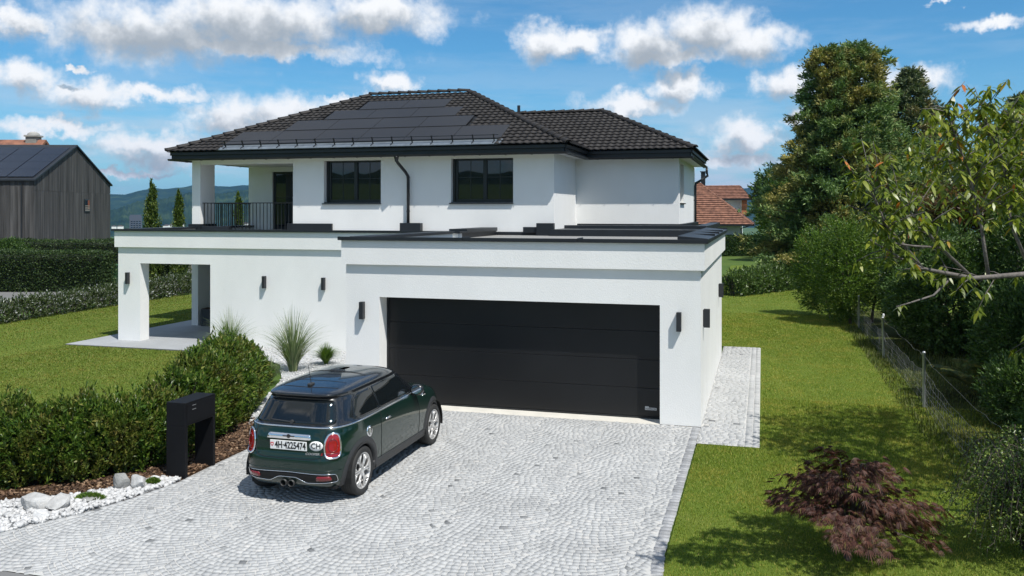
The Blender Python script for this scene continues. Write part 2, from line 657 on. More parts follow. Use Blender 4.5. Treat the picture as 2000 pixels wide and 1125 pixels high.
m.box(-16.94, -13.70, UY + 0.31, 26.69, 5.12, 5.205)              # loggia ceiling
hp(m, 'upper_wall', M['stucco'])
# dark flashing where walls meet the flat roofs
m = MB()
m.box(-13.72, -5.50, UY - 0.06, UY - 0.003, 2.86, 3.02)
m.box(-17.32, -16.90, UY - 0.10, UY + 0.80, 2.86, 3.20)
m.box(-16.90, -15.9, UY - 0.05, UY + 0.1, 2.86, 3.13)
m.box(-13.85, -12.35, UY - 0.09, UY - 0.004, 2.86, 3.23)
m.box(-10.08, -9.44, UY - 0.26, UY - 0.066, 2.9, 3.26)
m.box(-6.0, -5.52, UY - 0.28, UY - 0.066, 2.9, 3.27)
hp(m, 'flashing', M['cap_metal'], bevel=0.008)
m = MB()
m.prism([(-5.55, 23.1), (-1.62, 23.1), (-1.62, 31.5), (-5.55, 31.5)], 'z', 2.931, 3.10)
hp(m, 'flat_roof', M['cap_metal'])
m = MB()
m.box(-6.02, -1.5, 24.9, 25.32, 3.02, 3.19)
m.box(-1.86, -1.5, 25.32, 33.2, 3.02, 3.18)
m.box(-6.4, -6.02, 23.4, 25.32, 3.0, 3.16)
m.box(-5.50, -2.30, 26.44, 26.574, 3.1, 3.215)
m.box(-2.40, -2.27, 26.575, 33.0, 3.1, 3.215)
hp(m, 'parapet_cap', M['cap_metal'], bevel=0.008)


def window(x0, x1, z0, z1, y, mull=True, name='window'):
    """black two-leaf window set into the wall plane y (faces -Y)"""
    yb = y + 0.16
    root = hp(MB().box(x0 + 0.001, x1 - 0.001, yb + 0.07, yb + 0.09, z0, z1), name, M['black_metal'])
    f = MB()
    w = 0.055
    f.box(x0 + 0.10, x0 + 0.10 + w, yb, yb + 0.06, z0 + 0.03, z1)
    f.box(x1 - w, x1 - 0.001, yb, yb + 0.06, z0 + 0.03, z1)
    f.box(x0 + 0.10 + w, x1 - w, yb, yb + 0.06, z1 - w, z1 - 0.001)
    f.box(x0 + 0.10 + w, x1 - w, yb, yb + 0.06, z0 + 0.03, z0 + 0.03 + w + 0.02)
    xm = (x0 + 0.1 + x1) / 2
    f.box(xm - 0.055, xm + 0.055, yb - 0.012, yb + 0.058, z0 + 0.03 + w + 0.02, z1 - w)
    hp(f, 'frame', M['frame'], root, bevel=0.006)
    L = [(x0 + 0.1 + w, xm - 0.055), (xm + 0.055, x1 - w)]
    for a, b in L:
        hp(MB().box(a, b, yb + 0.035, yb + 0.045, z0 + 0.1, z1 - w), 'pane', M['glass'], root)
        hp(MB().box((a + b) / 2 - 0.009, (a + b) / 2 + 0.009, yb + 0.026, yb + 0.034, z0 + 0.1, z1 - w), 'glazing_bar', M['frame'], root)
        zc = z0 + 0.58 * (z1 - z0)
        hp(MB().box(a, b, yb + 0.0245, yb + 0.0255 + 0.008, zc - 0.009, zc + 0.009), 'glazing_bar', M['frame'], root)
    # blind guide rail with pale edge
    hp(MB().box(x0 + 0.03, x0 + 0.085, yb - 0.02, yb + 0.03, z0 + 0.03, z1 - 0.001), 'blind_rail', M['plate_grey'] if False else M['frame'], root)
    hp(MB().box(x0 - 0.04, x1 + 0.01, y - 0.06, y + 0.158, z0 - 0.035, z0 - 0.003).box(x0 + 0.002, x1 - 0.002, y + 0.002, yb + 0.06, z0 - 0.003, z0 + 0.03), 'sill', M['black_metal'], root, bevel=0.005)
    return root


for w_ in WINS:
    window(*w_, UY)
# side window of the right wing
root = hp(MB().box(-2.66, -2.64, 27.0, 28.35, 3.86, 5.08), 'window', M['black_metal'])
f = MB()
f.box(-2.60, -2.55, 27.002, 27.06, 3.9, 5.078).box(-2.60, -2.55, 28.29, 28.348, 3.9, 5.078).box(-2.60, -2.55, 27.06, 28.29, 5.02, 5.078).box(-2.60, -2.55, 27.06, 28.29, 3.9, 3.97).box(-2.60, -2.54, 27.63, 27.72, 3.97, 5.02)
hp(f, 'frame', M['frame'], root)
hp(MB().box(-2.585, -2.575, 27.06, 27.63, 3.97, 5.02), 'pane', M['glass'], root)
hp(MB().box(-2.585, -2.575, 27.72, 28.29, 3.97, 5.02), 'pane', M['glass'], root)
hp(MB().box(-2.56, -2.35, 26.96, 28.40, 3.825, 3.857), 'sill', M['black_metal'], root, bevel=0.005)
# loggia door
root = hp(MB().box(-16.28, -13.75, 26.86, 26.88, 2.85, 4.96), 'balcony_door', M['black_metal'])
f = MB()
for a in (-16.278, -14.98, -13.82):
    f.box(a, a + 0.075, 26.76, 26.82, 2.86, 4.958)
f.box(-16.2, -13.82, 26.765, 26.815, 4.88, 4.958).box(-16.2, -13.82, 26.765, 26.815, 2.86, 2.96)
hp(f, 'frame', M['frame'], root)
for a, b in ((-16.203, -14.98), (-14.905, -13.82)):
    hp(MB().box(a, b, 26.785, 26.795, 2.96, 4.88), 'pane', M['glass'], root)
    hp(MB().box((a + b) / 2 - 0.01, (a + b) / 2 + 0.01, 26.775, 26.784, 2.96, 4.88), 'glazing_bar', M['frame'], root)
    hp(MB().box(a, b, 26.7735, 26.783, 4.05, 4.07), 'glazing_bar', M['frame'], root)

# balcony railings: each bar a piece of its own
def railing(p0, p1, n):
    root = empty('railing', (0, 0, 0))
    root.parent = house
    p0, p1 = Vector(p0), Vector(p1)
    t = MB()
    for zz in (3.855, 3.02):
        t.tube([(p0.x, p0.y, zz), (p1.x, p1.y, zz)], 0.016, 6)
    hp(t, 'rail', M['frame'], root)
    base = None
    for i in range(n):
        p = p0.lerp(p1, (i + 0.5) / n)
        if base is None:
            base = hp(MB().box(-0.009, 0.009, -0.009, 0.009, 3.02, 3.85), 'bar', M['frame'], root)
            base.data.transform(HINV.inverted())
            o = base
        else:
            o = base.copy()
            COL.objects.link(o)
            o.parent = root
        o.location = HINV @ Vector((p.x, p.y, 0))
    return root


railing((-16.95, UY + 0.12, 0), (-13.72, UY + 0.12, 0), 26)
railing((-17.12, UY + 0.80, 0), (-17.12, 26.68, 0), 20)

# soffit, fascia board, gutter
EZ = 5.44
m = MB()
m.prism([(-17.66, 23.19), (-5.17, 23.19), (-5.17, 26.19), (-2.04, 26.19), (-2.04, 32.56), (-5.17, 32.56), (-17.66, 32.56)], 'z', 5.212, 5.26)
hp(m, 'soffit', M['soffit'])
roof = empty('roof', (0, 0, 0))
roof.parent = house
EDGE = [(-17.68, 32.58), (-17.68, 23.17), (-5.15, 23.17), (-5.15, 26.17), (-2.02, 26.17), (-2.02, 32.58)]
for i, (a, b) in enumerate(zip(EDGE[:-1], EDGE[1:])):
    m = MB()
    a, b = Vector((*a, 0)), Vector((*b, 0))
    d = (b - a).normalized()
    nrm = Vector((d.y, -d.x, 0))
    L = (b - a).length
    fn = Matrix(((d.x, nrm.x, 0, a.x), (d.y, nrm.y, 0, a.y), (0, 0, 1, 0), (0, 0, 0, 1)))
    m.box(0.0 if i else 0, L, -0.03, 0.0, 5.165, 5.425)
    m.box(0, L, 0.0, 0.055, 5.33, 5.425)
    o = m.build('fascia_board', M['black_metal'], roof, bevel=0.004)
    o.data.transform(HINV @ fn)
    # half round gutter
    g = MB()
    prof = [(0.052 * math.cos(t), 0.060 * math.sin(t)) for t in np.linspace(math.pi, 2 * math.pi, 9)]
    prof = prof + [(0.047 * math.cos(t), 0.055 * math.sin(t)) for t in np.linspace(2 * math.pi, math.pi, 9)]
    ext0, ext1 = -0.06, L + 0.06
    if i == 2: ext1 = L - 0.02
    if i == 3: ext0 = 0.1
    g.prism([(0.055 + p[0], 5.222 + p[1]) for p in prof], 'x', ext0, ext1)
    for k in range(int(L / 0.75)):
        g.box(0.35 + k * 0.75, 0.372 + k * 0.75, 0.004, 0.108, 5.150, 5.157)
    o = g.build('gutter', M['black_metal'], roof, smooth=False)
    o.data.transform(HINV @ fn)

# roof planes: eave origin, eave direction, slope direction, left and right limits as functions of the run up the slope
RID_Z, RIDL, RIDR, RIDY = 7.60, -13.08, -9.46, 27.77
W2Z, W2R, W2Y = 6.99, -5.22, 29.40


def plane(o, top_z, run, u, inward, uL, uR):
    o = Vector(o)
    u = Vector(u)
    s = (Vector(inward) * run + Vector((0, 0, top_z - o.z)))
    Ls = s.length
    s.normalize()
    return dict(o=o, u=u, s=s, n=u.cross(s).normalized(), L=Ls, uL=uL, uR=uR)


PL = []
# main front
PL.append(plane((-17.78, 23.06, EZ), RID_Z, RIDY - 23.06, (1, 0, 0), (0, 1, 0), (0.0, RIDL + 17.78), (12.74, RIDR + 17.78)))
# wing front (from the valley)
PL.append(plane((-5.04, 26.06, EZ), W2Z, W2Y - 26.06, (1, 0, 0), (0, 1, 0), (0.0, -3.15), (3.13, W2R + 5.04)))
# main right hip
PL.append(plane((-5.04, 23.06, EZ), RID_Z, -5.04 - RIDR, (0, 1, 0), (-1, 0, 0), (0.0, RIDY - 23.06), (9.6, RIDY - 23.06)))
# wing right hip
PL.append(plane((-1.91, 26.06, EZ), W2Z, -1.91 - W2R, (0, 1, 0), (-1, 0, 0), (0.0, W2Y - 26.06), (6.7, W2Y - 26.06)))
# main left hip
PL.append(plane((-17.78, 32.5, EZ), RID_Z, RIDL + 17.78, (0, -1, 0), (1, 0, 0), (0.0, 32.5 - RIDY), (9.44, 32.5 - RIDY)))
# backs
PL.append(plane((-5.04, 32.5, EZ), RID_Z, 32.5 - RIDY, (-1, 0, 0), (0, -1, 0), (0.0, -5.04 - RIDR), (12.74, -5.04 - RIDL)))
PL.append(plane((-1.91, 32.76, EZ), W2Z, 32.76 - W2Y, (-1, 0, 0), (0, -1, 0), (0.0, -1.91 - W2R), (3.13, 6.3)))


def plane_pt(p, u, s, n=0.0):
    return p['o'] + p['u'] * u + p['s'] * s + p['n'] * n


m = MB()
for p in PL:
    a = [plane_pt(p, p['uL'][0], 0), plane_pt(p, p['uR'][0], 0), plane_pt(p, p['uR'][1], p['L']), plane_pt(p, p['uL'][1], p['L'])]
    m.raw([q - p['n'] * 0.012 for q in a], [(0, 1, 2, 3)])
hp(m, 'underlay', M['black_metal'], roof)

# solar modules lie flush in the front slope: (u0, u1, s0, s1, count)
ROWS = [(-15.95, -7.05, 0.40, 1.52, 6), (-14.50, -8.45, 1.54, 2.50, 4), (-13.60, -9.10, 2.52, 3.44, 3), (-12.78, -9.76, 3.46, 4.34, 2)]
p0 = PL[0]
for x0, x1, s0, s1, cnt in ROWS:
    w = (x1 - x0) / cnt
    for k in range(cnt):
        u0 = x0 + 17.78 + k * w
        fn = Matrix.Identity(4)
        c = plane_pt(p0, u0 + w / 2, (s0 + s1) / 2, 0.05)
        for r_ in range(3):
            fn[r_][0], fn[r_][1], fn[r_][2], fn[r_][3] = p0['u'][r_], p0['s'][r_], p0['n'][r_], c[r_]
        h = s1 - s0
        o = MB().box(-w / 2 + 0.007, w / 2 - 0.007, -h / 2 + 0.010, h / 2 - 0.006, -0.02, 0.012).build('solar_panel', M['pv'], roof, bevel=0.004)
        o.data.transform(HINV @ fn)
        fr = MB().box(-w / 2, w / 2, -h / 2 - 0.016, -h / 2 + 0.010, -0.03, 0.022).build('solar_edge', M['pv_frame'], roof)
        fr.data.transform(HINV @ fn)
# sheet strip below the modules and the snow guard
def on_plane(mb, name, mat, p, u, s, n=0.0, **kw):
    fn = Matrix.Identity(4)
    c = plane_pt(p, u, s, n)
    for r_ in range(3):
        fn[r_][0], fn[r_][1], fn[r_][2], fn[r_][3] = p['u'][r_], p['s'][r_], p['n'][r_], c[r_]
    o = mb.build(name, mat, roof, **kw)
    o.data.transform(HINV @ fn)
    return o


M['strip'] = pmat('eaves_sheet', (0.16, 0.19, 0.22), 0.35, metal=0.3, var=0.2)
on_plane(MB().box(0, 9.0, 0.0, 0.40, 0.01, 0.03), 'eaves_sheet', M['strip'], p0, 17.78 - 15.98, 0.0)
sg = MB()
for zz, ss in ((0.12, 0.10), (0.21, 0.12)):
    sg.tube([(0, ss, zz), (8.9, ss, zz)], 0.011, 6)
on_plane(sg, 'snow_guard', M['frame'], p0, 17.78 - 15.95, 0.12)
for k in range(15):
    b = MB().box(-0.012, 0.012, -0.06, 0.13, 0.02, 0.05).box(-0.012, 0.012, 0.09, 0.13, 0.05, 0.24)
    on_plane(b, 'snow_guard_bracket', M['frame'], p0, 17.78 - 15.8 + k * 0.615, 0.12)

# roof tiles
TW, TE, TL = 0.205, 0.262, 0.315
us = np.linspace(0, 1, 7)
wave = 0.014 * np.cos(2 * math.pi * (us - 0.15)) + 0.0
wave = np.where(us > 0.92, wave - 0.006, wave)


def tile_verts(u0, s0):
    V = []
    for sv, nn in ((s0 - 0.02, 0.050), (s0 - 0.02 + TL, 0.012)):
        for k in range(7):
            V.append((u0 + us[k] * (TW + 0.006), sv, nn + wave[k]))
    for k in range(7):
        V.append((u0 + us[k] * (TW + 0.006), s0 - 0.016, 0.028 + wave[k]))
    return np.array(V)


TF = [(k, k + 1, 7 + k + 1, 7 + k) for k in range(6)] + [(14 + k, 14 + k + 1, k + 1, k) for k in range(6)]
full_tiles, rest = [], {}
for ip, p in enumerate(PL):
    nrow = int(p['L'] / TE) + 1
    for j in range(nrow):
        s0 = j * TE
        umin = min(p['uL'])
        umax = max(p['uR'])
        off = (j % 2) * 0.0
        for i in range(int((umax - umin) / TW) + 1):
            u0 = umin + i * TW + off
            def lim(sv):
                t = min(1, max(0, sv / p['L']))
                return p['uL'][0] + (p['uL'][1] - p['uL'][0]) * t, p['uR'][0] + (p['uR'][1] - p['uR'][0]) * t
            a0, b0 = lim(s0)
            a1, b1 = lim(s0 + TL)
            if u0 + TW < min(a0, a1) or u0 > max(b0, b1):
                continue
            if ip == 0:
                uc, sc_ = u0 + TW / 2, s0 + TE / 2
                skip = False
                for x0, x1, q0, q1, cnt in ROWS:
                    if x0 + 17.78 - 0.02 < uc < x1 + 17.78 + 0.02 and q0 - 0.42 * (q0 < 0.5) < sc_ < q1 + 0.05:
                        skip = True
                if skip:
                    continue
            V = tile_verts(u0, s0)
            clipped = False
            for v in V:
                a, b = lim(v[1])
                if v[0] < a - 1e-6: v[0] = a; clipped = True
                if v[0] > b + 1e-6: v[0] = b; clipped = True
            V[:, 1] = np.minimum(V[:, 1], p['L'])
            if not clipped and ip in (0, 1) and s0 + TL < p['L']:
                full_tiles.append((ip, u0, s0))
            else:
                rest.setdefault(ip, []).append(V)
# the 300 tiles that show largest: the wing's front slope, then the right part of the main slope
full_tiles.sort(key=lambda t: (0 if t[0] == 1 else 1, -(t[1]), t[2]))
solo, extra = full_tiles[:300], full_tiles[300:]
for ip, u0, s0 in extra:
    rest.setdefault(ip, []).append(tile_verts(u0, s0))
bt = np_mesh('tile', tile_verts(0, 0), TF, smooth=False)
bt.materials.append(M['tile'])
for ip, u0, s0 in solo:
    p = PL[ip]
    o = bpy.data.objects.new('tile', bt)
    COL.objects.link(o)
    o.parent = roof
    fn = Matrix.Identity(4)
    c = plane_pt(p, u0, s0)
    for r_ in range(3):
        fn[r_][0], fn[r_][1], fn[r_][2], fn[r_][3] = p['u'][r_], p['s'][r_], p['n'][r_], c[r_]
    wob = Matrix.Rotation(random.gauss(0, 0.008), 4, 'Y') @ Matrix.Translation((0, random.gauss(0, 0.003), 0))
    o.matrix_local = HINV @ fn @ wob
AV, AF, nb = [], [], 0
for ip, lst in rest.items():
    p = PL[ip]
    B = np.array([list(p['u']), list(p['s']), list(p['n'])])
    for V in lst:
        AV.append(V @ B + np.array(p['o']))
        AF.append(np.array(TF) + nb)
        nb += len(V)
o = link('tile_field', np_mesh('tile_field', np.concatenate(AV), np.concatenate(AF)), M['tile'], roof)
o.data.transform(HINV)
o['kind'] = 'stuff'


# half round ridge and hip tiles, each a piece
def cap_row(a, b, step=0.36, r=0.105):
    a, b = Vector(a), Vector(b)
    d = (b - a)
    L = d.length
    d.normalize()
    n = max(1, int(round(L / step)))
    st = L / n
    side = d.cross(Vector((0, 0, 1))).normalized()
    up = side.cross(d).normalized()
    mb = MB()
    V, F = [], []
    K = 9
    for yy, rr, lift in ((-0.03, r * 1.12, 0.012), (0.05, r * 1.05, 0.004), (st + 0.02, r * 0.92, -0.012)):
        for k in range(K):
            t = math.pi * k / (K - 1)
            V.append((rr * math.cos(t), yy, rr * 0.75 * math.sin(t) + lift))
    for i in range(2):
        for k in range(K - 1):
            F.append((i * K + k, (i + 1) * K + k, (i + 1) * K + k + 1, i * K + k + 1))
    for k in range(K):
        t = math.pi * k / (K - 1)
        V.append((r * 0.98 * math.cos(t), -0.03, r * 0.62 * math.sin(t) + 0.0))
    for k in range(K - 1):
        F.append((k, k + 1, 3 * K + k + 1, 3 * K + k))
    mb.raw(V, F)
    me = bpy.data.meshes.new('ridge_tile')
    me.from_pydata(mb.v, [], mb.f)
    me.polygons.foreach_set('use_smooth', np.ones(len(me.polygons), dtype=bool))
    me.materials.append(M['tile'])
    for k in range(n):
        o = bpy.data.objects.new('ridge_tile', me)
        COL.objects.link(o)
        o.parent = roof
        c = a + d * (k * st)
        fn = Matrix.Identity(4)
        for r_ in range(3):
            fn[r_][0], fn[r_][1], fn[r_][2], fn[r_][3] = side[r_], d[r_], up[r_], c[r_]
        o.matrix_local = HINV @ fn


h_ = 0.03
cap_row((-17.78, 23.06, EZ + h_), (RIDL, RIDY, RID_Z + h_))
cap_row((-5.04, 23.06, EZ + h_), (RIDR, RIDY, RID_Z + h_))
cap_row((RIDL, RIDY, RID_Z + h_ + 0.02), (RIDR, RIDY, RID_Z + h_ + 0.02))
cap_row((-1.91, 26.06, EZ + h_), (W2R, W2Y, W2Z + h_))
cap_row((W2R, W2Y, W2Z + h_), (-8.3, W2Y, W2Z + h_))
# vent pipe
hp(MB().tube([(-8.08, 29.0, 6.6), (-8.08, 29.0, 7.25)], 0.055, 12), 'vent_pipe', M['black_metal'], roof)

# downpipes
def pipe(pts, r=0.045, clips=()):
    o = MB().tube(pts, r, 12)
    for c in clips:
        o.lathe([(r + 0.012, c[2] - 0.015), (r + 0.012, c[2] + 0.015)], 12, 'z', (c[0], c[1], 0))
    return hp(o, 'downpipe', M['black_metal'], smooth=True)


pts = [(-10.08, 23.115, 5.19), (-10.08, 23.115, 5.08), (-10.06, 23.14, 5.0), (-9.93, 23.40, 4.74), (-9.88, 23.48, 4.62), (-9.88, 23.50, 4.5), (-9.88, 23.50, 2.9)]
pipe(pts, clips=[(-9.88, 23.5, 4.58), (-9.88, 23.5, 3.6)])
hp(MB().lathe([(0.05, 5.02), (0.055, 5.08), (0.075, 5.155)], 12, 'z', (-10.08, 23.115, 0)), 'pipe_funnel', M['black_metal'])
pts = [(-1.95, 32.62, 5.18), (-1.95, 32.62, 5.0), (-1.92, 32.65, 4.9), (-2.16, 32.5, 4.72), (-2.33, 32.42, 4.62), (-2.345, 32.4, 4.5), (-2.345, 32.4, 3.0)]
pipe(pts, clips=[(-2.345, 32.4, 4.0)])

# wall lamps: up-down boxes on a back plate
def wall_lamp(x, y, z, face):
    mb = MB().box(-0.04, 0.04, -0.115, -0.012, -0.16, 0.16).box(-0.03, 0.03, -0.012, 0.0, -0.145, 0.145)
    rz = {'-y': 0, '+x': R(90)}[face]
    o = mb.build('wall_lamp', M['lamp_metal'], house, bevel=0.004)
    o.location = HINV @ Vector((x, y, z))
    o.rotation_euler = (0, 0, rz)
    return o


wall_lamp(-7.14, GY0, 1.76, '-y')
wall_lamp(-1.34, GY0, 1.75, '-y')
wall_lamp(-16.91, WY, 1.745, '-y')
wall_lamp(-12.62, WY, 1.73, '-y')
wall_lamp(-10.89, WY, 1.725, '-y')
wall_lamp(GX1, 15.42, 1.75, '+x')
wall_lamp(GX1, 20.95, 1.75, '+x')
# ------------------------------------------------------------------ ground, lawn, drive
def ground_mat(name, stops, scale, fine, bump=0.0):
    m, N, out = new_mat(name)
    b = N.n('ShaderNodeBsdfPrincipled')
    b.inputs['Roughness'].default_value = 0.95
    b.inputs['Specular IOR Level'].default_value = 0.1
    tc = N.n('ShaderNodeTexCoord')
    n1 = N.noise(tc.outputs['Object'], scale, 4, 0.6)
    n2 = N.noise(tc.outputs['Object'], fine, 4, 0.7)
    f = N.math('ADD', N.math('MULTIPLY', n1, 0.6), N.math('MULTIPLY', n2, 0.4))
    N.link(N.ramp(f, stops), b.inputs['Base Color'])
    if bump:
        bn = N.n('ShaderNodeBump')
        bn.inputs['Strength'].default_value = bump
        bn.inputs['Distance'].default_value = 0.03
        N.link(n2, bn.inputs['Height'])
        N.link(bn.outputs[0], b.inputs['Normal'])
    N.link(b.outputs[0], out.inputs[0])
    return m


M['meadow'] = ground_mat('meadow', [(0.3, (0.045, 0.085, 0.018)), (0.5, (0.07, 0.115, 0.026)), (0.7, (0.11, 0.13, 0.04))], 0.012, 0.3)
M['lawn'] = ground_mat('lawn_soil', [(0.3, (0.070, 0.110, 0.016)), (0.5, (0.100, 0.145, 0.022)), (0.72, (0.15, 0.17, 0.04))], 0.9, 30, 0.6)
M['asphalt'] = ground_mat('asphalt', [(0.3, (0.14, 0.14, 0.14)), (0.7, (0.20, 0.20, 0.20))], 0.5, 60, 0.2)
M['joint'] = ground_mat('joint_sand', [(0.3, (0.43, 0.427, 0.415)), (0.7, (0.50, 0.497, 0.485))], 1.0, 40, 0.3)
M['slope_soil_shaded'] = ground_mat('slope_soil_shaded', [(0.35, (0.028, 0.034, 0.010)), (0.55, (0.050, 0.060, 0.016)), (0.72, (0.085, 0.085, 0.026))], 0.7, 12, 1.0)  # ground tones darkened: the shade on the bank is put into the colour
M['mulch_soil'] = ground_mat('mulch_soil', [(0.3, (0.03, 0.018, 0.010)), (0.7, (0.075, 0.042, 0.022))], 3, 40, 1.0)
M['gravel_bed'] = ground_mat('gravel_bed', [(0.3, (0.40, 0.41, 0.42)), (0.7, (0.58, 0.59, 0.60))], 6, 60, 1.0)


def sheet(name, poly, z, mat, kind='structure', skirt=0.0):
    m = MB()
    if skirt:
        m.prism(poly, 'z', z - skirt, z)
    else:
        m.raw([(x, y, z) for x, y in poly], [tuple(range(len(poly)))])
    o = m.build(name, mat)
    if kind:
        o['kind'] = kind
    return o


# terrain: level round the house, falling into a valley, reaching the horizon
def terrain_z(x, y):
    r = math.hypot(x, y)
    t = max(0.0, min(1.0, (r - 85) / 500.0))
    t = t * t * (3 - 2 * t)
    # the drop is in front of the camera; behind it the fields rise gently
    f = 0.5 + 0.5 * math.tanh((y + 20 - 0.15 * x) / 60.0)
    return -0.045 - 62 * t * f + (1 - f) * 22 * t


rad = [0, 15, 30, 50, 70, 85, 110, 140, 180, 230, 300, 400, 520, 650, 900, 1400, 2200, 3500, 6000, 12000, 20000]
NA = 96
V = [(0, 0, -0.045)]
for r_ in rad[1:]:
    for k in range(NA):
        a = 2 * math.pi * k / NA
        x, y = r_ * math.sin(a), r_ * math.cos(a)
        V.append((x, y, terrain_z(x, y)))
F = [(0, 1 + (k + 1) % NA, 1 + k) for k in range(NA)]
for i in range(len(rad) - 2):
    b0, b1 = 1 + i * NA, 1 + (i + 1) * NA
    for k in range(NA):
        F.append((b0 + k, b0 + (k + 1) % NA, b1 + (k + 1) % NA, b1 + k))
o = MB().raw(V, F).build('ground', M['meadow'], smooth=True)
o['kind'] = 'structure'

DRIVE = [(-7.51, 14.83), (-0.99, 14.83), (-0.99, 9.3), (-0.95, 8.7), (-0.80, 8.2), (-0.33, 7.6), (0.35, 7.0), (-9.0, 7.0), (-8.60, 7.35), (-8.21, 7.81), (-7.82, 8.52), (-7.62, 9.15), (-7.47, 9.95), (-7.50, 10.79)]
STRIP = [(-0.984, 13.80), (-0.04, 13.80), (-0.04, 23.9), (-0.984, 23.9)]
o = sheet('driveway', DRIVE, -0.0045, M['joint'])
drive = o
o2 = sheet('garden_path', STRIP, -0.0045, M['joint'])
path = o2
sheet('road', [(-14, 7.0), (3, 7.0), (6, 3.0), (6, -30), (-14, -30)], -0.012, M['asphalt'])
sheet('lawn', [(-0.97, 5.0), (9, 5.0), (9, 60), (-2.0, 60), (-2.0, 24.0), (-0.04, 23.9), (-0.04, 13.80), (-0.97, 13.80)], -0.010, M['lawn'])
sheet('lawn', [(-28.0, 6.0), (-12.0, 8.4), (-9.6, 9.6), (-8.9, 10.9), (-8.9, 13.0), (-9.6, 15.5), (-10.6, 17.6), (-11.6, 18.6), (-13.6, 19.25), (-18.15, 19.3), (-18.0, 32.0), (-17.4, 60), (-24.6, 60), (-23.6, 26.0), (-23.4, 20.0)], -0.010, M['lawn'])
sheet('flower_bed', [(-13.0, 7.6), (-8.25, 7.75), (-7.82, 8.52), (-7.62, 9.15), (-7.47, 9.95), (-7.50, 10.79), (-7.51, 14.8), (-9.4, 14.6), (-9.2, 12.5), (-9.0, 10.9), (-9.6, 10.0), (-11.0, 9.4), (-13.0, 9.0)], -0.006, M['mulch_soil'])
GRAV = [(-7.50, 13.0), (-7.50, 20.34), (-14.2, 20.34), (-14.0, 19.4), (-12.0, 19.0), (-10.9, 18.2), (-9.9, 16.6), (-8.9, 14.0), (-8.35, 12.9)]
sheet('gravel_bed', GRAV, -0.002, M['gravel_bed'])
STONES = [(-8.21, 7.79), (-7.84, 8.50), (-7.64, 9.14), (-7.49, 9.9), (-7.50, 10.02), (-7.86, 9.95), (-8.02, 9.55), (-8.35, 9.05), (-8.85, 8.72), (-9.4, 8.45), (-10.0, 7.9)]
sheet('gravel_bed', STONES, 0.0, M['gravel_bed'])
# terrace of large slabs under the open corner
TER = [(-18.12, -13.2, 19.33, 26.7)]
m = sheet('terrace', [(-18.12, 19.33), (-13.5, 19.33), (-14.3, 20.34), (-14.3, 26.7), (-18.12, 26.7)], 0.0, pmat('terrace_joint', (0.16, 0.16, 0.16), 0.9), skirt=0.05)
for i in range(5):
    for j in range(8):
        x0, y0 = -18.115 + i * 0.95, 19.335 + j * 0.95
        x1, y1 = x0 + 0.942, y0 + 0.942
        if x0 > -14.4 and y0 > 20.2:
            continue
        if y0 < 20.3:
            x1 = min(x1, -13.55)
        else:
            x1 = min(x1, -14.31)
        y1 = min(y1, 26.69)
        if x1 - x0 < 0.1:
            continue
        MB().box(x0, x1, y0, y1, 0.002, 0.012).build('slab', M['slab'], m, bevel=0.003, seg=1)
sheet('undergrowth_ground_shaded', [(2.95, 5.0), (9.5, 5.0), (11.5, 34.0), (2.95, 34.0)], -0.004, M['slope_soil_shaded'])  # dark sheet standing in for shade on the ground beyond the fence
# lane and yard behind the left garden
sheet('lane', [(-60, 14.0), (-26.0, 23.0), (-25.6, 30), (-25.2, 40), (-26.0, 56), (-46, 52), (-70, 36)], -0.008, M['asphalt'])


# ------------------------------------------------------------------ stone setts
def in_poly(P, poly):
    P = np.atleast_2d(P)
    x, y = P[:, 0], P[:, 1]
    c = np.zeros(len(P), bool)
    n = len(poly)
    for i in range(n):
        x1, y1 = poly[i]
        x2, y2 = poly[(i + 1) % n]
        cond = ((y1 > y) != (y2 > y))
        with np.errstate(divide='ignore', invalid='ignore'):
            xi = (x2 - x1) * (y - y1) / (y2 - y1 + 1e-12) + x1
        c ^= cond & (x < xi)
    return c


def sett_mat():
    m, N, out = new_mat('granite_sett')
    b = N.n('ShaderNodeBsdfPrincipled')
    b.inputs['Roughness'].default_value = 0.82
    b.inputs['Specular IOR Level'].default_value = 0.3
    gi = N.n('ShaderNodeNewGeometry')
    oi = N.n('ShaderNodeObjectInfo')
    f = N.math('FRACT', N.math('ADD', gi.outputs['Random Per Island'], oi.outputs['Random']))
    tone = N.ramp(f, [(0.0, (0.15, 0.155, 0.16)), (0.005, (0.18, 0.185, 0.19)), (0.009, (0.345, 0.350, 0.352)), (0.2, (0.382, 0.387, 0.389)), (0.65, (0.412, 0.417, 0.417)), (0.93, (0.445, 0.447, 0.444)), (1.0, (0.46, 0.452, 0.44))])
    tc = N.n('ShaderNodeTexCoord')
    sp = N.noise(tc.outputs['Object'], 160, 3, 0.75)
    spk = N.ramp(sp, [(0.36, (0.80, 0.81, 0.82)), (0.52, (1.0, 1.0, 1.0)), (0.68, (1.10, 1.10, 1.09))])
    dirt = N.noise(tc.outputs['Object'], 0.8, 4, 0.6)
    drt = N.ramp(dirt, [(0.3, (0.88, 0.88, 0.88)), (0.65, (1.06, 1.06, 1.06))])
    c = N.mixc(1.0, tone, spk, 'MULTIPLY')
    c = N.mixc(1.0, c, drt, 'MULTIPLY')
    N.link(c, b.inputs['Base Color'])
    bn = N.n('ShaderNodeBump')
    bn.inputs['Strength'].default_value = 0.35
    bn.inputs['Distance'].default_value = 0.004
    N.link(N.noise(tc.outputs['Object'], 60, 4, 0.7), bn.inputs['Height'])
    N.link(bn.outputs[0], b.inputs['Normal'])
    N.link(b.outputs[0], out.inputs[0])
    return m


M['sett'] = sett_mat()
M['sett_dark'] = pmat('granite_border', (0.30, 0.305, 0.315), 0.8, var=0.25, vscale=60, rnd=0.2, bump=0.4, bscale=60)


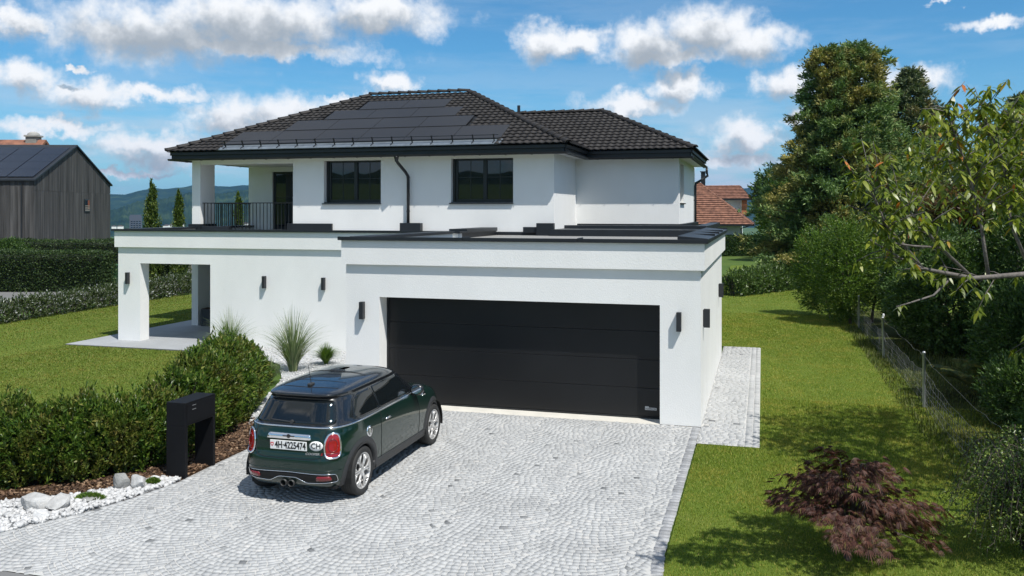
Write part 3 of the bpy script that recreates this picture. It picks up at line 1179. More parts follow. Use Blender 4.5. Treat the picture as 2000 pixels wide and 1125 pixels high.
def sett_arrays(Q, seed, hj=0.0014):
    """Q (N,4,2) plan quads -> small stones with sloping rims"""
    rg = np.random.default_rng(seed)
    N_ = len(Q)
    Q = Q + rg.normal(0, 0.0032, Q.shape)
    c = Q.mean(1, keepdims=True)
    top = c + (Q - c) * 0.95
    z = 0.003 + rg.normal(0, hj, (N_, 1)) * np.ones((1, 4)) + rg.normal(0, 0.0009, (N_, 4))
    V = np.zeros((N_, 8, 3))
    V[:, :4, :2] = Q
    V[:, :4, 2] = -0.0075
    V[:, 4:, :2] = top
    V[:, 4:, 2] = z - 0.001
    # shoulders are a little lower than the crown: use rim at mid height
    F1 = np.array([[4, 5, 6, 7], [0, 1, 5, 4], [1, 2, 6, 5], [2, 3, 7, 6], [3, 0, 4, 7]])
    return V, F1


def arc_setts(poly, seed, W=1.12, pitch=0.083, A=0.25, sw=0.086, gap=0.010):
    rg = np.random.default_rng(seed)
    xs = [p[0] for p in poly]
    ys = [p[1] for p in poly]
    Q = []
    x0 = min(xs) - 0.3
    ncol = int((max(xs) - x0) / W) + 2
    nrow = int((max(ys) - min(ys) + 1.2) / pitch)
    # neighbouring arcs interlock: the seam between two columns wanders from row to row
    jit = rg.uniform(-0.055, 0.055, (ncol + 1, nrow)) + 0.03 * np.where(np.arange(nrow) % 2, 1, -1)[None]
    for c in range(ncol):
        xc = x0 + (c + 0.5) * W
        for k in range(nrow):
            yk = min(ys) - 0.8 + k * pitch
            lo, hi = -W / 2 + jit[c, k], W / 2 + jit[c + 1, k]
            t = lo
            while t < hi - 0.02:
                slope = 8 * A * t / W ** 2
                cs = 1 / math.sqrt(1 + slope * slope)
                t1 = min(t + sw * rg.uniform(0.82, 1.22) * cs, hi)
                if hi - t1 < 0.035:
                    t1 = hi
                ta, tb = t + gap * 0.5 * cs, t1 - gap * 0.5 * cs
                q = [(xc + tt, yk + A * (2 * tt / W) ** 2 + gap * 0.5) for tt in (ta, tb)]
                sl = 8 * A * ((ta + tb) / 2) / W ** 2
                nrm = np.array([-sl, 1.0]) / math.sqrt(1 + sl * sl)
                th = pitch / math.sqrt(1 + sl * sl) - gap
                r2 = (q[1][0] + nrm[0] * th, q[1][1] + nrm[1] * th)
                l2 = (q[0][0] + nrm[0] * th, q[0][1] + nrm[1] * th)
                if t1 == hi:
                    r2 = (q[1][0], q[1][1] + pitch - gap)
                if t == lo:
                    l2 = (q[0][0], q[0][1] + pitch - gap)
                Q.append(q + [r2, l2])
                t = t1
    Q = np.array(Q)
    cen = Q.mean(1)
    keep = in_poly(cen, poly) & (cen[:, 1] > 7.0)
    Q = Q[keep]
    wid = np.linalg.norm(Q[:, 1] - Q[:, 0], axis=1)
    return Q[wid > 0.03]


def row_setts(x0, x1, y0, y1, w, h, along='x', gap=0.009, seed=0):
    rg = np.random.default_rng(seed)
    Q = []
    if along == 'x':
        y = y0
        while y < y1 - 0.02:
            hh = h * rg.uniform(0.92, 1.08)
            x = x0 - rg.uniform(0, w)
            while x < x1:
                ww = w * rg.uniform(0.8, 1.2)
                a, b = max(x, x0), min(x + ww, x1)
                if b - a > 0.03:
                    Q.append([(a + gap / 2, y + gap / 2), (b - gap / 2, y + gap / 2), (b - gap / 2, min(y + hh, y1) - gap / 2), (a + gap / 2, min(y + hh, y1) - gap / 2)])
                x += ww
            y += hh
    else:
        x = x0
        while x < x1 - 0.02:
            ww = w * rg.uniform(0.94, 1.06)
            y = y0
            while y < y1:
                hh = h * rg.uniform(0.8, 1.25)
                b = min(y + hh, y1)
                if b - y > 0.03:
                    Q.append([(x + gap / 2, y + gap / 2), (min(x + ww, x1) - gap / 2, y + gap / 2), (min(x + ww, x1) - gap / 2, b - gap / 2), (x + gap / 2, b - gap / 2)])
                y += hh
            x += ww
    return np.array(Q)


def place_setts(Q, mat, parent, seed, solo):
    """the stones nearest the camera one by one, the rest as one field"""
    V, F1 = sett_arrays(Q, seed)
    d = np.hypot(V[:, :4, 0].mean(1), V[:, :4, 1].mean(1))
    # stones below the picture's lower edge do not show
    cx, cy = V[:, :4, 0].mean(1), V[:, :4, 1].mean(1)
    dep = -cx * math.sin(R(16.0143)) + cy * math.cos(R(16.0143))
    vis = dep > 8.65
    order = np.argsort(np.where(vis, d, 1e6))
    first = order[:solo]
    others = order[solo:]
    for i in first:
        v = V[i]
        c = v[:4].mean(0).copy()
        c[2] = 0
        me = np_mesh('sett', v - c, F1)
        me.materials.append(mat)
        o = bpy.data.objects.new('sett', me)
        COL.objects.link(o)
        o.parent = parent
        o.location = c
    if len(others):
        VV = V[others].reshape(-1, 3)
        FF = (F1[None] + (np.arange(len(others)) * 8)[:, None, None]).reshape(-1, 4)
        o = link('sett_field', np_mesh('sett_field', VV, FF), mat, parent)
        o['kind'] = 'stuff'


inner = [(-7.51, 14.80), (-1.12, 14.80), (-1.12, 9.3), (-1.08, 8.7), (-0.93, 8.15), (-0.5, 7.5), (-0.1, 7.0), (-8.9, 7.0), (-8.50, 7.36), (-8.12, 7.84), (-7.73, 8.55), (-7.53, 9.17), (-7.38, 9.95), (-7.41, 10.79), (-7.41, 14.8)]
QA = arc_setts(inner, 3)
place_setts(QA, M['sett'], drive, 5, 300)
# border course of darker stones along the lawn and along the planting
def course(pts, w, step, seed):
    rg = np.random.default_rng(seed)
    P = [np.array(p, float) for p in pts]
    Q = []
    for a, b in zip(P[:-1], P[1:]):
        d = b - a
        L = np.hypot(*d)
        d = d / L
        nn = np.array([-d[1], d[0]])
        t = 0.0
        while t < L - 0.02:
            t1 = min(L, t + step * rg.uniform(0.85, 1.2))
            p, q = a + d * (t + 0.004), a + d * (t1 - 0.004)
            Q.append([p, q, q + nn * w, p + nn * w])
            t = t1
    return np.array(Q)


Qb = course([(-0.988, 14.80), (-0.985, 9.3), (-0.94, 8.7), (-0.79, 8.2), (-0.32, 7.6)], -0.13, 0.105, 8)
Qb = Qb[:, ::-1]
place_setts(Qb, M['sett_dark'], drive, 9, 60)
Qc = course([(-7.40, 14.8), (-7.40, 10.79), (-7.37, 9.95), (-7.52, 9.17), (-7.72, 8.55), (-8.11, 7.84), (-8.5, 7.36)], -0.085, 0.1, 10)
place_setts(Qc[:, ::-1], M['sett'], drive, 12, 40)
# path beside the garage: rows, with two edging courses
Qp = row_setts(-0.98, -0.268, 13.81, 23.9, 0.11, 0.098, 'x', seed=4)
Qp2 = row_setts(-0.265, -0.045, 13.81, 23.9, 0.11, 0.10, 'y', seed=5)
place_setts(Qp, M['sett'], path, 14, 150)
place_setts(Qp2, M['sett'], path, 15, 60)
# ------------------------------------------------------------------ the car
import bmesh
M['car_green'] = pmat('car_paint_green', (0.0012, 0.0150, 0.0098), 0.32, var=0.05, vscale=300, coat=1.0, spec=0.25)
M['car_black'] = pmat('car_paint_black', (0.006, 0.007, 0.009), 0.25, coat=1.0)
M['car_glass'] = glass_mat('car_glass', (0.006, 0.008, 0.009), 0.01, 0.7)
M['plastic'] = pmat('black_plastic', (0.030, 0.031, 0.033), 0.55, bump=0.1, bscale=300)
M['rubber'] = pmat('tyre_rubber', (0.022, 0.022, 0.022), 0.75, bump=0.1, bscale=200)
M['chrome'] = pmat('chrome', (0.85, 0.86, 0.88), 0.07, metal=1.0)
M['alloy'] = pmat('alloy', (0.55, 0.54, 0.53), 0.38, metal=0.45)
M['alloy_dark'] = pmat('brake_dark', (0.06, 0.06, 0.06), 0.5, metal=0.6)
M['red_lens'] = pmat('red_lens', (0.26, 0.003, 0.006), 0.14, coat=1.0, var=0.3, vscale=14)
M['red_dark'] = pmat('red_reflector', (0.16, 0.008, 0.012), 0.2, coat=0.6)
M['white_paint'] = pmat('plate_white', (0.74, 0.74, 0.73), 0.4)
M['swiss_red'] = pmat('shield_red', (0.55, 0.01, 0.015), 0.4)
M['seam'] = pmat('panel_gap', (0.002, 0.002, 0.002), 0.8)
M['badge_silver'] = pmat('badge_silver', (0.7, 0.7, 0.7), 0.2, metal=0.9)

car = empty('car', (-5.592, 9.50, 0), (0, 0, 0.004))
tag(car, 'dark green three-door hatchback with black roof parked before the garage door', 'car')

# rows: height, rear end, front end, half width, rear and front roundness
CW = 0.948
PROF = [
    (0.190, 0.20, 3.60, 0.66, 5, 4), (0.215, 0.11, 3.74, 0.725, 6, 4), (0.26, 0.055, 3.79, 0.750, 6, 4), (0.33, 0.018, 3.82, 0.762, 6, 4),
    (0.43, 0.002, 3.845, 0.770, 6, 4), (0.52, 0.0, 3.85, 0.775, 6, 4), (0.585, 0.010, 3.845, 0.776, 6, 4), (0.63, 0.034, 3.83, 0.775, 6, 4), (0.70, 0.044, 3.78, 0.772, 6, 4),
    (0.78, 0.052, 3.69, 0.766, 6, 4), (0.85, 0.066, 3.52, 0.757, 6, 4), (0.90, 0.080, 3.25, 0.747, 5.8, 4), (0.930, 0.092, 2.98, 0.738, 5.6, 4), (0.950, 0.104, 2.88, 0.722, 5.4, 4),
    (0.975, 0.120, 2.82, 0.706, 5.2, 4), (1.05, 0.170, 2.71, 0.676, 5, 4), (1.14, 0.232, 2.57, 0.636, 5, 4), (1.215, 0.285, 2.44, 0.600, 5, 4.5), (1.262, 0.318, 2.35, 0.574, 5, 5),
    (1.276, 0.290, 2.32, 0.568, 5, 5), (1.290, 0.262, 2.30, 0.565, 5, 5), (1.305, 0.262, 2.27, 0.560, 5, 5), (1.322, 0.315, 2.22, 0.545, 5, 5), (1.345, 0.46, 2.14, 0.515, 4.5, 5),
    (1.370, 0.68, 2.05, 0.455, 4, 5), (1.390, 0.92, 1.96, 0.375, 3.6, 5), (1.402, 1.12, 1.87, 0.285, 3.2, 4), (1.409, 1.30, 1.78, 0.17, 3, 3), (1.4115, 1.45, 1.66, 0.05, 2.5, 2.5)]
PA = np.array(PROF)
tt = np.concatenate([[0], np.cumsum(np.hypot(np.diff(PA[:, 0]), 0.35 * np.diff(PA[:, 1])) + 0.35 * np.abs(np.diff(PA[:, 2])) + 0.6 * np.abs(np.diff(PA[:, 3])))])


def pchip(x, Y, xi):
    """monotone cubic interpolation, column wise"""
    h = np.diff(x)[:, None]
    d = np.diff(Y, axis=0) / h
    mk = np.zeros_like(Y)
    w1 = 2 * h[1:] + h[:-1]
    w2 = h[1:] + 2 * h[:-1]
    ok = d[:-1] * d[1:] > 0
    with np.errstate(divide='ignore', invalid='ignore'):
        hm = (w1 + w2) / (w1 / d[:-1] + w2 / d[1:])
    mk[1:-1] = np.where(ok, hm, 0)
    mk[0], mk[-1] = d[0], d[-1]
    k = np.clip(np.searchsorted(x, xi) - 1, 0, len(x) - 2)
    t = ((xi - x[k]) / (x[k + 1] - x[k]))[:, None]
    H = (x[k + 1] - x[k])[:, None]
    return ((1 + 2 * t) * (1 - t) ** 2 * Y[k] + t * (1 - t) ** 2 * H * mk[k] + t * t * (3 - 2 * t) * Y[k + 1] + t * t * (t - 1) * H * mk[k + 1])


ti = np.unique(np.concatenate([np.linspace(0, tt[-1], 150), tt]))
ROW = pchip(tt, PA, ti)
NR = 220


def slice_curve(z, yr, yf, w, nr, nf):
    w = w * CW
    yc = 0.5 * (yr + yf)
    a = np.linspace(0, 2 * math.pi, 1441)[:-1]
    c, s = np.cos(a - math.pi / 2), np.sin(a - math.pi / 2)
    n = np.where(s < 0, nr, nf)
    rr = (np.abs(c) ** n + np.abs(s) ** n) ** (-1.0 / n)
    x = w * c * rr
    y = yc + np.where(s < 0, yc - yr, yf - yc) * s * rr
    # resample evenly
    P = np.stack([x, y], 1)
    P = np.vstack([P, P[:1]])
    L = np.concatenate([[0], np.cumsum(np.hypot(*np.diff(P, axis=0).T))])
    q = np.linspace(0, L[-1], NR + 1)[:-1]
    return np.stack([np.interp(q, L, P[:, 0]), np.interp(q, L, P[:, 1]), np.full(NR, z)], 1)


BV = np.concatenate([slice_curve(*r) for r in ROW])
NRW = len(ROW)
i0, k0 = np.meshgrid(np.arange(NRW - 1), np.arange(NR), indexing='ij')
k1 = (k0 + 1) % NR
BF = np.stack([i0 * NR + k0, i0 * NR + k1, (i0 + 1) * NR + k1, (i0 + 1) * NR + k0], -1).reshape(-1, 4)
bvh = BVHTree.FromPolygons([Vector(v) for v in BV], [tuple(f) for f in BF])
AX_R, AX_F, WR = 0.622, 3.117, 0.308
fc = BV[BF].mean(1)
ARCH = 0.352


def in_arch(P):
    return ((np.hypot(P[:, 1] - AX_R, P[:, 2] - WR) < ARCH) | (np.hypot(P[:, 1] - AX_F, P[:, 2] - WR) < ARCH)) & (np.abs(P[:, 0]) > 0.42)


low = (fc[:, 2] < 0.942)
mid = (fc[:, 2] >= 0.942) & (fc[:, 2] < 1.268)
top = fc[:, 2] >= 1.268


def sub_mesh(name, mask, mat):
    F_ = BF[mask]
    u, inv = np.unique(F_, return_inverse=True)
    return link(name, np_mesh(name, BV[u], inv.reshape(-1, 4), True), mat, car)


sub_mesh('body', low & ~in_arch(fc), M['car_green'])
sub_mesh('pillars', mid, M['car_black'])
sub_mesh('roof', top, M['car_black'])
# dark floor and wheel wells
fl = MB()
fl.box(-0.58, 0.58, 0.15, 3.6, 0.20, 0.24)
for ay in (AX_R, AX_F):
    for sx in (-1, 1):
        V, F = [], []
        for k in range(17):
            t = math.pi * (-0.06 + 1.12 * k / 16)
            for xx in (0.40, 0.735):
                V.append((sx * xx, ay + (ARCH + 0.015) * math.cos(t), WR + (ARCH + 0.015) * math.sin(t)))
        for k in range(16):
            F.append((2 * k, 2 * k + 1, 2 * k + 3, 2 * k + 2))
        n0 = len(V)
        V.append((sx * 0.40, ay, WR))
        for k in range(16):
            F.append((2 * k, 2 * k + 2, n0))
        fl.raw(V, F)
hpf = fl.build('underbody', M['seam'], car)


def hit(o, d):
    r = bvh.ray_cast(Vector(o), Vector(d).normalized())
    return r[0], r[1]


def frame_pt(c, a, dr, u, v):
    c, a, dr = Vector(c), Vector(a).normalized(), Vector(dr).normalized()
    return c + a * u + Vector((0, 0, 1)) * v - dr * 1.5


def project(c, a, dr, u, v, off):
    h, n = hit(frame_pt(c, a, dr, u, v), dr)
    if h is None:
        return None
    d = Vector(dr).normalized()
    if n.dot(d) > 0:
        n = -n
    return h + n * off


def rounded(pts, r=0.03, n=4):
    """polygon with rounded corners"""
    out = []
    N_ = len(pts)
    for i in range(N_):
        p0, p1, p2 = Vector(pts[i - 1]), Vector(pts[i]), Vector(pts[(i + 1) % N_])
        a, b = (p0 - p1), (p2 - p1)
        rr = min(r, a.length * 0.45, b.length * 0.45)
        A, B = p1 + a.normalized() * rr, p1 + b.normalized() * rr
        for k in range(n + 1):
            t = k / n
            out.append(tuple(A * (1 - t) ** 2 + p1 * 2 * t * (1 - t) + B * t * t))
    return out


def patch(name, poly, c, a, dr, off, mat, parent, cell=0.035, skirt=0.006):
    """outline in (u,v) laid onto the body surface"""
    bm = bmesh.new()
    f = bm.faces.new([bm.verts.new((p[0], p[1], 0)) for p in poly])
    us_, vs_ = [p[0] for p in poly], [p[1] for p in poly]
    for ax, lo, hi in ((0, min(us_), max(us_)), (1, min(vs_), max(vs_))):
        n = int((hi - lo) / cell)
        for k in range(1, n + 1):
            co = [0, 0, 0]
            no = [0, 0, 0]
            co[ax] = lo + (hi - lo) * k / (n + 1)
            no[ax] = 1
            bmesh.ops.bisect_plane(bm, geom=bm.verts[:] + bm.edges[:] + bm.faces[:], plane_co=co, plane_no=no, dist=1e-6)
    bound = [e for e in bm.edges if len(e.link_faces) == 1]
    ext = bmesh.ops.extrude_edge_only(bm, edges=bound)
    newv = set(g for g in ext['geom'] if isinstance(g, bmesh.types.BMVert))
    for v in bm.verts:
        p = project(c, a, dr, v.co.x, v.co.y, off if v not in newv else off - skirt)
        if p is None:
            p = frame_pt(c, a, dr, v.co.x, v.co.y)
        v.co = p
    bmesh.ops.recalc_face_normals(bm, faces=bm.faces[:])
    me = bpy.data.meshes.new(name)
    bm.to_mesh(me)
    bm.free()
    me.polygons.foreach_set('use_smooth', np.ones(len(me.polygons), dtype=bool))
    return link(name, me, mat, parent)


def line_on(name, pts, c, a, dr, off, r, mat, parent, closed=False, n=6, dens=0.03):
    P = []
    q = list(pts) + ([pts[0]] if closed else [])
    for p0_, p1_ in zip(q[:-1], q[1:]):
        L = math.hypot(p1_[0] - p0_[0], p1_[1] - p0_[1])
        k = max(1, int(L / dens))
        for i in range(k):
            t = i / k
            P.append((p0_[0] + (p1_[0] - p0_[0]) * t, p0_[1] + (p1_[1] - p0_[1]) * t))
    P.append(q[-1])
    W_ = [project(c, a, dr, u, v, off) for u, v in P]
    W_ = [w for w in W_ if w is not None]
    return MB().tube(W_, r, n).build(name, mat, parent, smooth=True)


REAR = dict(c=(0, 0, 0), a=(1, 0, 0), dr=(0, 1, 0))
SIDES = {1: dict(c=(0, 0, 0), a=(0, 1, 0), dr=(-1, 0, 0)), -1: dict(c=(0, 0, 0), a=(0, 1, 0), dr=(1, 0, 0))}

# rear window with frit, wiper
rw = patch('rear_window', rounded([(-0.555, 0.968), (0.555, 0.968), (0.455, 1.235), (-0.455, 1.235)], 0.06), **REAR, off=0.004, mat=M['car_glass'], parent=car)
line_on('wiper', [(0.0, 0.985), (-0.12, 0.992), (-0.30, 1.0)], **REAR, off=0.018, r=0.007, mat=M['plastic'], parent=rw)
k_ = project(**REAR, u=0.0, v=0.99, off=0.015)
MB().lathe([(0.0, -0.02), (0.022, -0.018), (0.022, 0.012), (0.0, 0.014)], 12, 'y').build('wiper_hub', M['plastic'], rw, loc=k_)
# windscreen
patch('windscreen', rounded([(-0.60, 0.985), (0.60, 0.985), (0.50, 1.27), (-0.50, 1.27)], 0.05), c=(0, 0, 0), a=(-1, 0, 0), dr=(0, -1, 0), off=0.004, mat=M['car_glass'], parent=car)
for s in (1, -1):
    S = SIDES[s]
    patch('side_window', rounded([(0.52, 0.972), (1.21, 0.968), (1.17, 1.258), (0.80, 1.250), (0.60, 1.17)], 0.05), **S, off=0.004, mat=M['car_glass'], parent=car)
    dwin = rounded([(1.245, 0.968), (2.36, 0.962), (2.33, 1.02), (2.06, 1.268), (1.205, 1.260)], 0.035)
    patch('door_window', dwin, **S, off=0.004, mat=M['car_glass'], parent=car)
    # door with its gaps
    line_on('door_gap', [(1.19, 0.935), (1.17, 0.80), (1.15, 0.55), (1.17, 0.34)], **S, off=0.0005, r=0.004, mat=M['seam'], parent=car)
    line_on('door_gap', [(2.42, 0.93), (2.50, 0.70), (2.50, 0.42), (2.48, 0.34)], **S, off=0.0005, r=0.004, mat=M['seam'], parent=car)
    # sill
    patch('sill', [(0.93, 0.20), (2.80, 0.20), (2.80, 0.325), (0.93, 0.345)], **S, off=0.014, mat=M['plastic'], parent=car, skirt=0.02)
    for ay in (AX_R, AX_F):
        poly = []
        a0, a1 = (-0.14, 1.14) if ay == AX_R else (0.06, 1.14)
        for k in range(33):
            t = math.pi * (a0 + (a1 - a0) * k / 32)
            rr = 0.425
            poly.append((ay + rr * math.cos(t), max(0.20, WR + rr * math.sin(t))))
        for k in range(32, -1, -1):
            t = math.pi * (a0 + (a1 - a0) * k / 32)
            poly.append((ay + 0.335 * math.cos(t), max(0.2, WR + 0.335 * math.sin(t))))
        V, F = [], []
        for k in range(33):
            o_, i_ = poly[k], poly[65 - k]
            md = ((o_[0] + i_[0]) / 2, (o_[1] + i_[1]) / 2)
            po = project(**S, u=o_[0], v=o_[1], off=0.002)
            pm = project(**S, u=md[0], v=md[1], off=0.016)
            pi_ = project(**S, u=i_[0], v=i_[1], off=0.014)
            if po is None or pm is None or pi_ is None:
                continue
            pin = Vector((pi_.x - s * 0.06, pi_.y, pi_.z))
            V += [po, pm, pi_, pin]
        for k in range(len(V) // 4 - 1):
            for j in range(3):
                F.append((4 * k + j, 4 * k + j + 1, 4 * k + 4 + j + 1, 4 * k + 4 + j))
        MB().raw(V, F).build('wheel_arch', M['plastic'], car, smooth=True)
    # door handle
    h_c = project(**S, u=1.36, v=0.815, off=0.022)
    hd = MB().tube([(0, -0.085, -0.004), (0, -0.05, 0.0), (0, 0.05, 0.0), (0, 0.085, -0.004)], [0.008, 0.013, 0.013, 0.008], 8).build('door_handle', M['chrome'], car, smooth=True, loc=h_c)
    MB().lathe([(0.035, 0), (0.025, 0.012 * -s), (0.0, 0.016 * -s)], 12, 'x').build('handle_cup', M['car_black'], hd, loc=(-0.018 * s, 0, 0))
    # indicator grille on the wing
    g_c = [(2.66, 0.845), (2.80, 0.835), (2.82, 0.875), (2.70, 0.885)]
    patch('side_scuttle', rounded(g_c, 0.012), **S, off=0.012, mat=M['chrome'], parent=car, skirt=0.015)
    # mirror: a rounded shell on a foot
    mb = MB()
    V, F = [], []
    for i in range(7):
        ph = math.pi * i / 6
        for k in range(14):
            th = 2 * math.pi * k / 14
            V.append((0.105 * math.cos(th), -0.03 + 0.10 * (1 - math.cos(ph)) / 2 * 1.3, 0.082 * math.sin(th)))
            q_ = 0.25 + 0.75 * math.sin(max(0.12, min(math.pi - 0.3, ph * 0.75 + 0.8)))
            V[-1] = (V[-1][0] * q_, V[-1][1], V[-1][2] * q_)
    for i in range(6):
        for k in range(14):
            F.append((i * 14 + k, i * 14 + (k + 1) % 14, (i + 1) * 14 + (k + 1) % 14, (i + 1) * 14 + k))
    F.append(tuple(range(6 * 14, 7 * 14)))
    mb.raw(V, F)
    mc = Vector((s * 0.775, 2.30, 1.005))
    mo = mb.build('mirror', M['car_black'], car, smooth=True, loc=mc)
    gl = MB().lathe([(0.0, -0.026), (0.075, -0.026)], 16, 'y').build('mirror_glass', M['chrome'], mo)
    gl.scale = (1.05, 1, 0.82)
    MB().tube([(-0.06 * s, 0.03, -0.05), (-0.10 * s, 0.05, -0.085)], [0.03, 0.022], 8).build('mirror_foot', M['plastic'], mo)
    # tail lamp on the rounded corner
    dl = Vector((-0.62 * s, 0.78, 0)).normalized()
    al = Vector((dl.y, -dl.x, 0)) * (1 if dl.y > 0 else 1)
    if al.x * s < 0:
        al = -al
    cl = Vector((0.575 * s, 0.10, 0))
    lp = rounded([(-0.092, 0.588), (0.078, 0.596), (0.092, 0.74), (0.068, 0.878), (-0.048, 0.880), (-0.100, 0.77)], 0.055, 5)
    L0 = patch('tail_lamp', lp, c=cl, a=al, dr=dl, off=0.020, mat=M['red_lens'], parent=car, cell=0.025, skirt=0.03)
    line_on('chrome_ring', lp, c=cl, a=al, dr=dl, off=0.014, r=0.0125, mat=M['chrome'], parent=L0, closed=True, n=8, dens=0.015)
    ring = [(0.055 * math.cos(t) - 0.005, 0.742 + 0.075 * math.sin(t)) for t in np.linspace(0, 2 * math.pi, 25)[:-1]]
    line_on('lamp_ring', ring, c=cl, a=al, dr=dl, off=0.021, r=0.006, mat=M['red_dark'], parent=L0, closed=True, dens=0.02)
    line_on('reverse_strip', [(-0.07, 0.645), (0.06, 0.65)], c=cl, a=al, dr=dl, off=0.021, r=0.006, mat=M['red_dark'], parent=L0)
# fuel cap
S = SIDES[1]
fcap = [(0.80 + 0.068 * math.cos(t), 0.765 + 0.068 * math.sin(t)) for t in np.linspace(0, 2 * math.pi, 25)[:-1]]
fo = patch('fuel_cap', fcap, **S, off=0.012, mat=M['chrome'], parent=car, cell=0.03, skirt=0.016)
patch('fuel_cap_bar', rounded([(0.785, 0.715), (0.815, 0.715), (0.815, 0.815), (0.785, 0.815)], 0.01), **S, off=0.022, mat=M['badge_silver'], parent=fo, cell=0.04, skirt=0.012)
cr = [(0.80 + 0.045 * math.cos(t), 0.765 + 0.045 * math.sin(t)) for t in np.linspace(0, 2 * math.pi, 21)[:-1]]
line_on('fuel_cap_ring', cr, **S, off=0.013, r=0.004, mat=M['alloy_dark'], parent=fo, closed=True, dens=0.02)
# chrome belt line round the glasshouse
row = slice_curve(*pchip(tt, PA, np.array([np.interp(0.944, PA[:, 0], tt)]))[0])
belt = [Vector(p) for p in row if p[1] < 2.45]
kk = [k for k, p in enumerate(row) if p[1] < 2.45]
# order from the left side round the rear to the right side
lft = [Vector(p) for p in row[::-1] if p[1] < 2.45 and p[0] < 0]
rgt = [Vector(p) for p in row if p[1] < 2.45 and p[0] >= 0]
lft.sort(key=lambda p: (-p.y if p.y > 0.5 else 0, p.x))
ordered = [Vector(p) for p in np.roll(row, NR // 2, axis=0) if p[1] < 2.45]
MB().tube([p + Vector((0.003 if p.x > 0 else -0.003, -0.003 if p.y < 0.4 else 0, 0)) for p in ordered], 0.0105, 6).build('chrome_belt', M['chrome'], car, smooth=True)
# tailgate: gap lines, recess bar, plate
for s in (1, -1):
    line_on('tailgate_gap', [(0.0, 0.575), (0.32 * s, 0.578), (0.43 * s, 0.60), (0.47 * s, 0.66), (0.475 * s, 0.80), (0.47 * s, 0.93)], **REAR, off=0.0006, r=0.0045, mat=M['seam'], parent=car)
bar = patch('tailgate_bar', rounded([(-0.30, 0.800), (0.30, 0.800), (0.285, 0.862), (-0.27, 0.866)], 0.02), **REAR, off=0.028, mat=M['chrome'], parent=car, cell=0.04, skirt=0.03)
bc = project(**REAR, u=0, v=0.832, off=0.031)
MB().lathe([(0.0, -0.006), (0.024, -0.004), (0.026, 0.0)], 16, 'y').build('round_badge', M['car_black'], bar, loc=bc)
for s in (1, -1):
    MB().box(0.03 * s - 0.003 + (0.0 if s > 0 else -0.045), 0.03 * s + 0.048 + (0.0 if s > 0 else -0.045), -0.004, 0.001, -0.006, 0.008).build('badge_wing', M['alloy_dark'], bar, loc=bc)
pc = project(**REAR, u=0.0, v=0.725, off=0.012)
plate = MB().box(-0.25, 0.25, -0.008, 0.004, -0.056, 0.056).build('number_plate', M['white_paint'], car, bevel=0.003, loc=pc)
plate.rotation_euler = (R(3), 0, 0)
text('4H·4225474', 0.118, M['ink'], (0.028, -0.009, -0.001), (R(90), 0, 0), plate, name='plate_lettering', sx=0.72, bold=0.0032)
sh = MB().prism([(-0.021, 0.024), (0.021, 0.024), (0.021, -0.004), (0.0, -0.028), (-0.021, -0.004)], 'y', -0.0095, -0.0082).build('shield', M['swiss_red'], plate, loc=(-0.222, 0, 0.004))
MB().box(-0.013, 0.013, -0.0105, -0.0095, -0.003, 0.006).box(-0.0045, 0.0045, -0.01055, -0.00955, -0.012, 0.015).build('cross', M['white_paint'], sh)
# oval country sticker
ov = [(0.365 + 0.088 * math.cos(t), 0.735 + 0.058 * math.sin(t)) for t in np.linspace(0, 2 * math.pi, 29)[:-1]]
st = patch('country_sticker', ov, **REAR, off=0.003, mat=M['white_paint'], parent=car, cell=0.04, skirt=0.003)
cpos = project(**REAR, u=0.365, v=0.735, off=0.007)
text('CH', 0.095, M['ink'], cpos, (R(88), 0, R(6)), st, name='sticker_lettering', sx=0.95, bold=0.0012)
cpos = project(**REAR, u=0.345, v=0.640, off=0.004)
text('COOPER', 0.040, M['badge_silver'], cpos + Vector((-0.02, -0.004, 0)), (R(86), 0, R(6)), car, name='model_lettering', sx=1.15, bold=0.0012, shear=0.25)
text('S', 0.042, M['red_lens'], cpos + Vector((0.098, 0.010, 0)), (R(86), 0, R(10)), car, name='model_letter', sx=1.15, bold=0.0018, shear=0.25)
# lower bumper: black insert with bright outline, reflectors, twin exhaust
ins = rounded([(-0.60, 0.400), (-0.61, 0.300), (-0.25, 0.285), (-0.12, 0.350), (0.12, 0.350), (0.25, 0.285), (0.61, 0.300), (0.60, 0.400), (0.0, 0.415)], 0.03)
io = patch('bumper_insert', ins, **REAR, off=0.004, mat=M['seam'], parent=car, cell=0.05)
line_on('insert_trim', ins, **REAR, off=0.005, r=0.0042, mat=M['chrome'], parent=io, closed=True)
for s in (1, -1):
    patch('reflector', rounded([(0.38 * s, 0.322), (0.56 * s, 0.325), (0.55 * s, 0.378), (0.39 * s, 0.378)], 0.02), **REAR, off=0.012, mat=M['red_dark'], parent=car, cell=0.05, skirt=0.01)
    ex = MB().lathe([(0.036, 0.12), (0.043, 0.0), (0.043, -0.055), (0.036, -0.058), (0.034, -0.05), (0.033, 0.1), (0.0, 0.1)], 18, 'y').build('exhaust_tip', M['alloy_dark'], car, smooth=True, loc=(0.052 * s, 0.05, 0.272))
# bumper lower lip
line_on('bumper_crease', [(-0.64, 0.44), (-0.3, 0.445), (0.3, 0.445), (0.64, 0.44)], **REAR, off=0.0, r=0.006, mat=M['car_green'], parent=car)
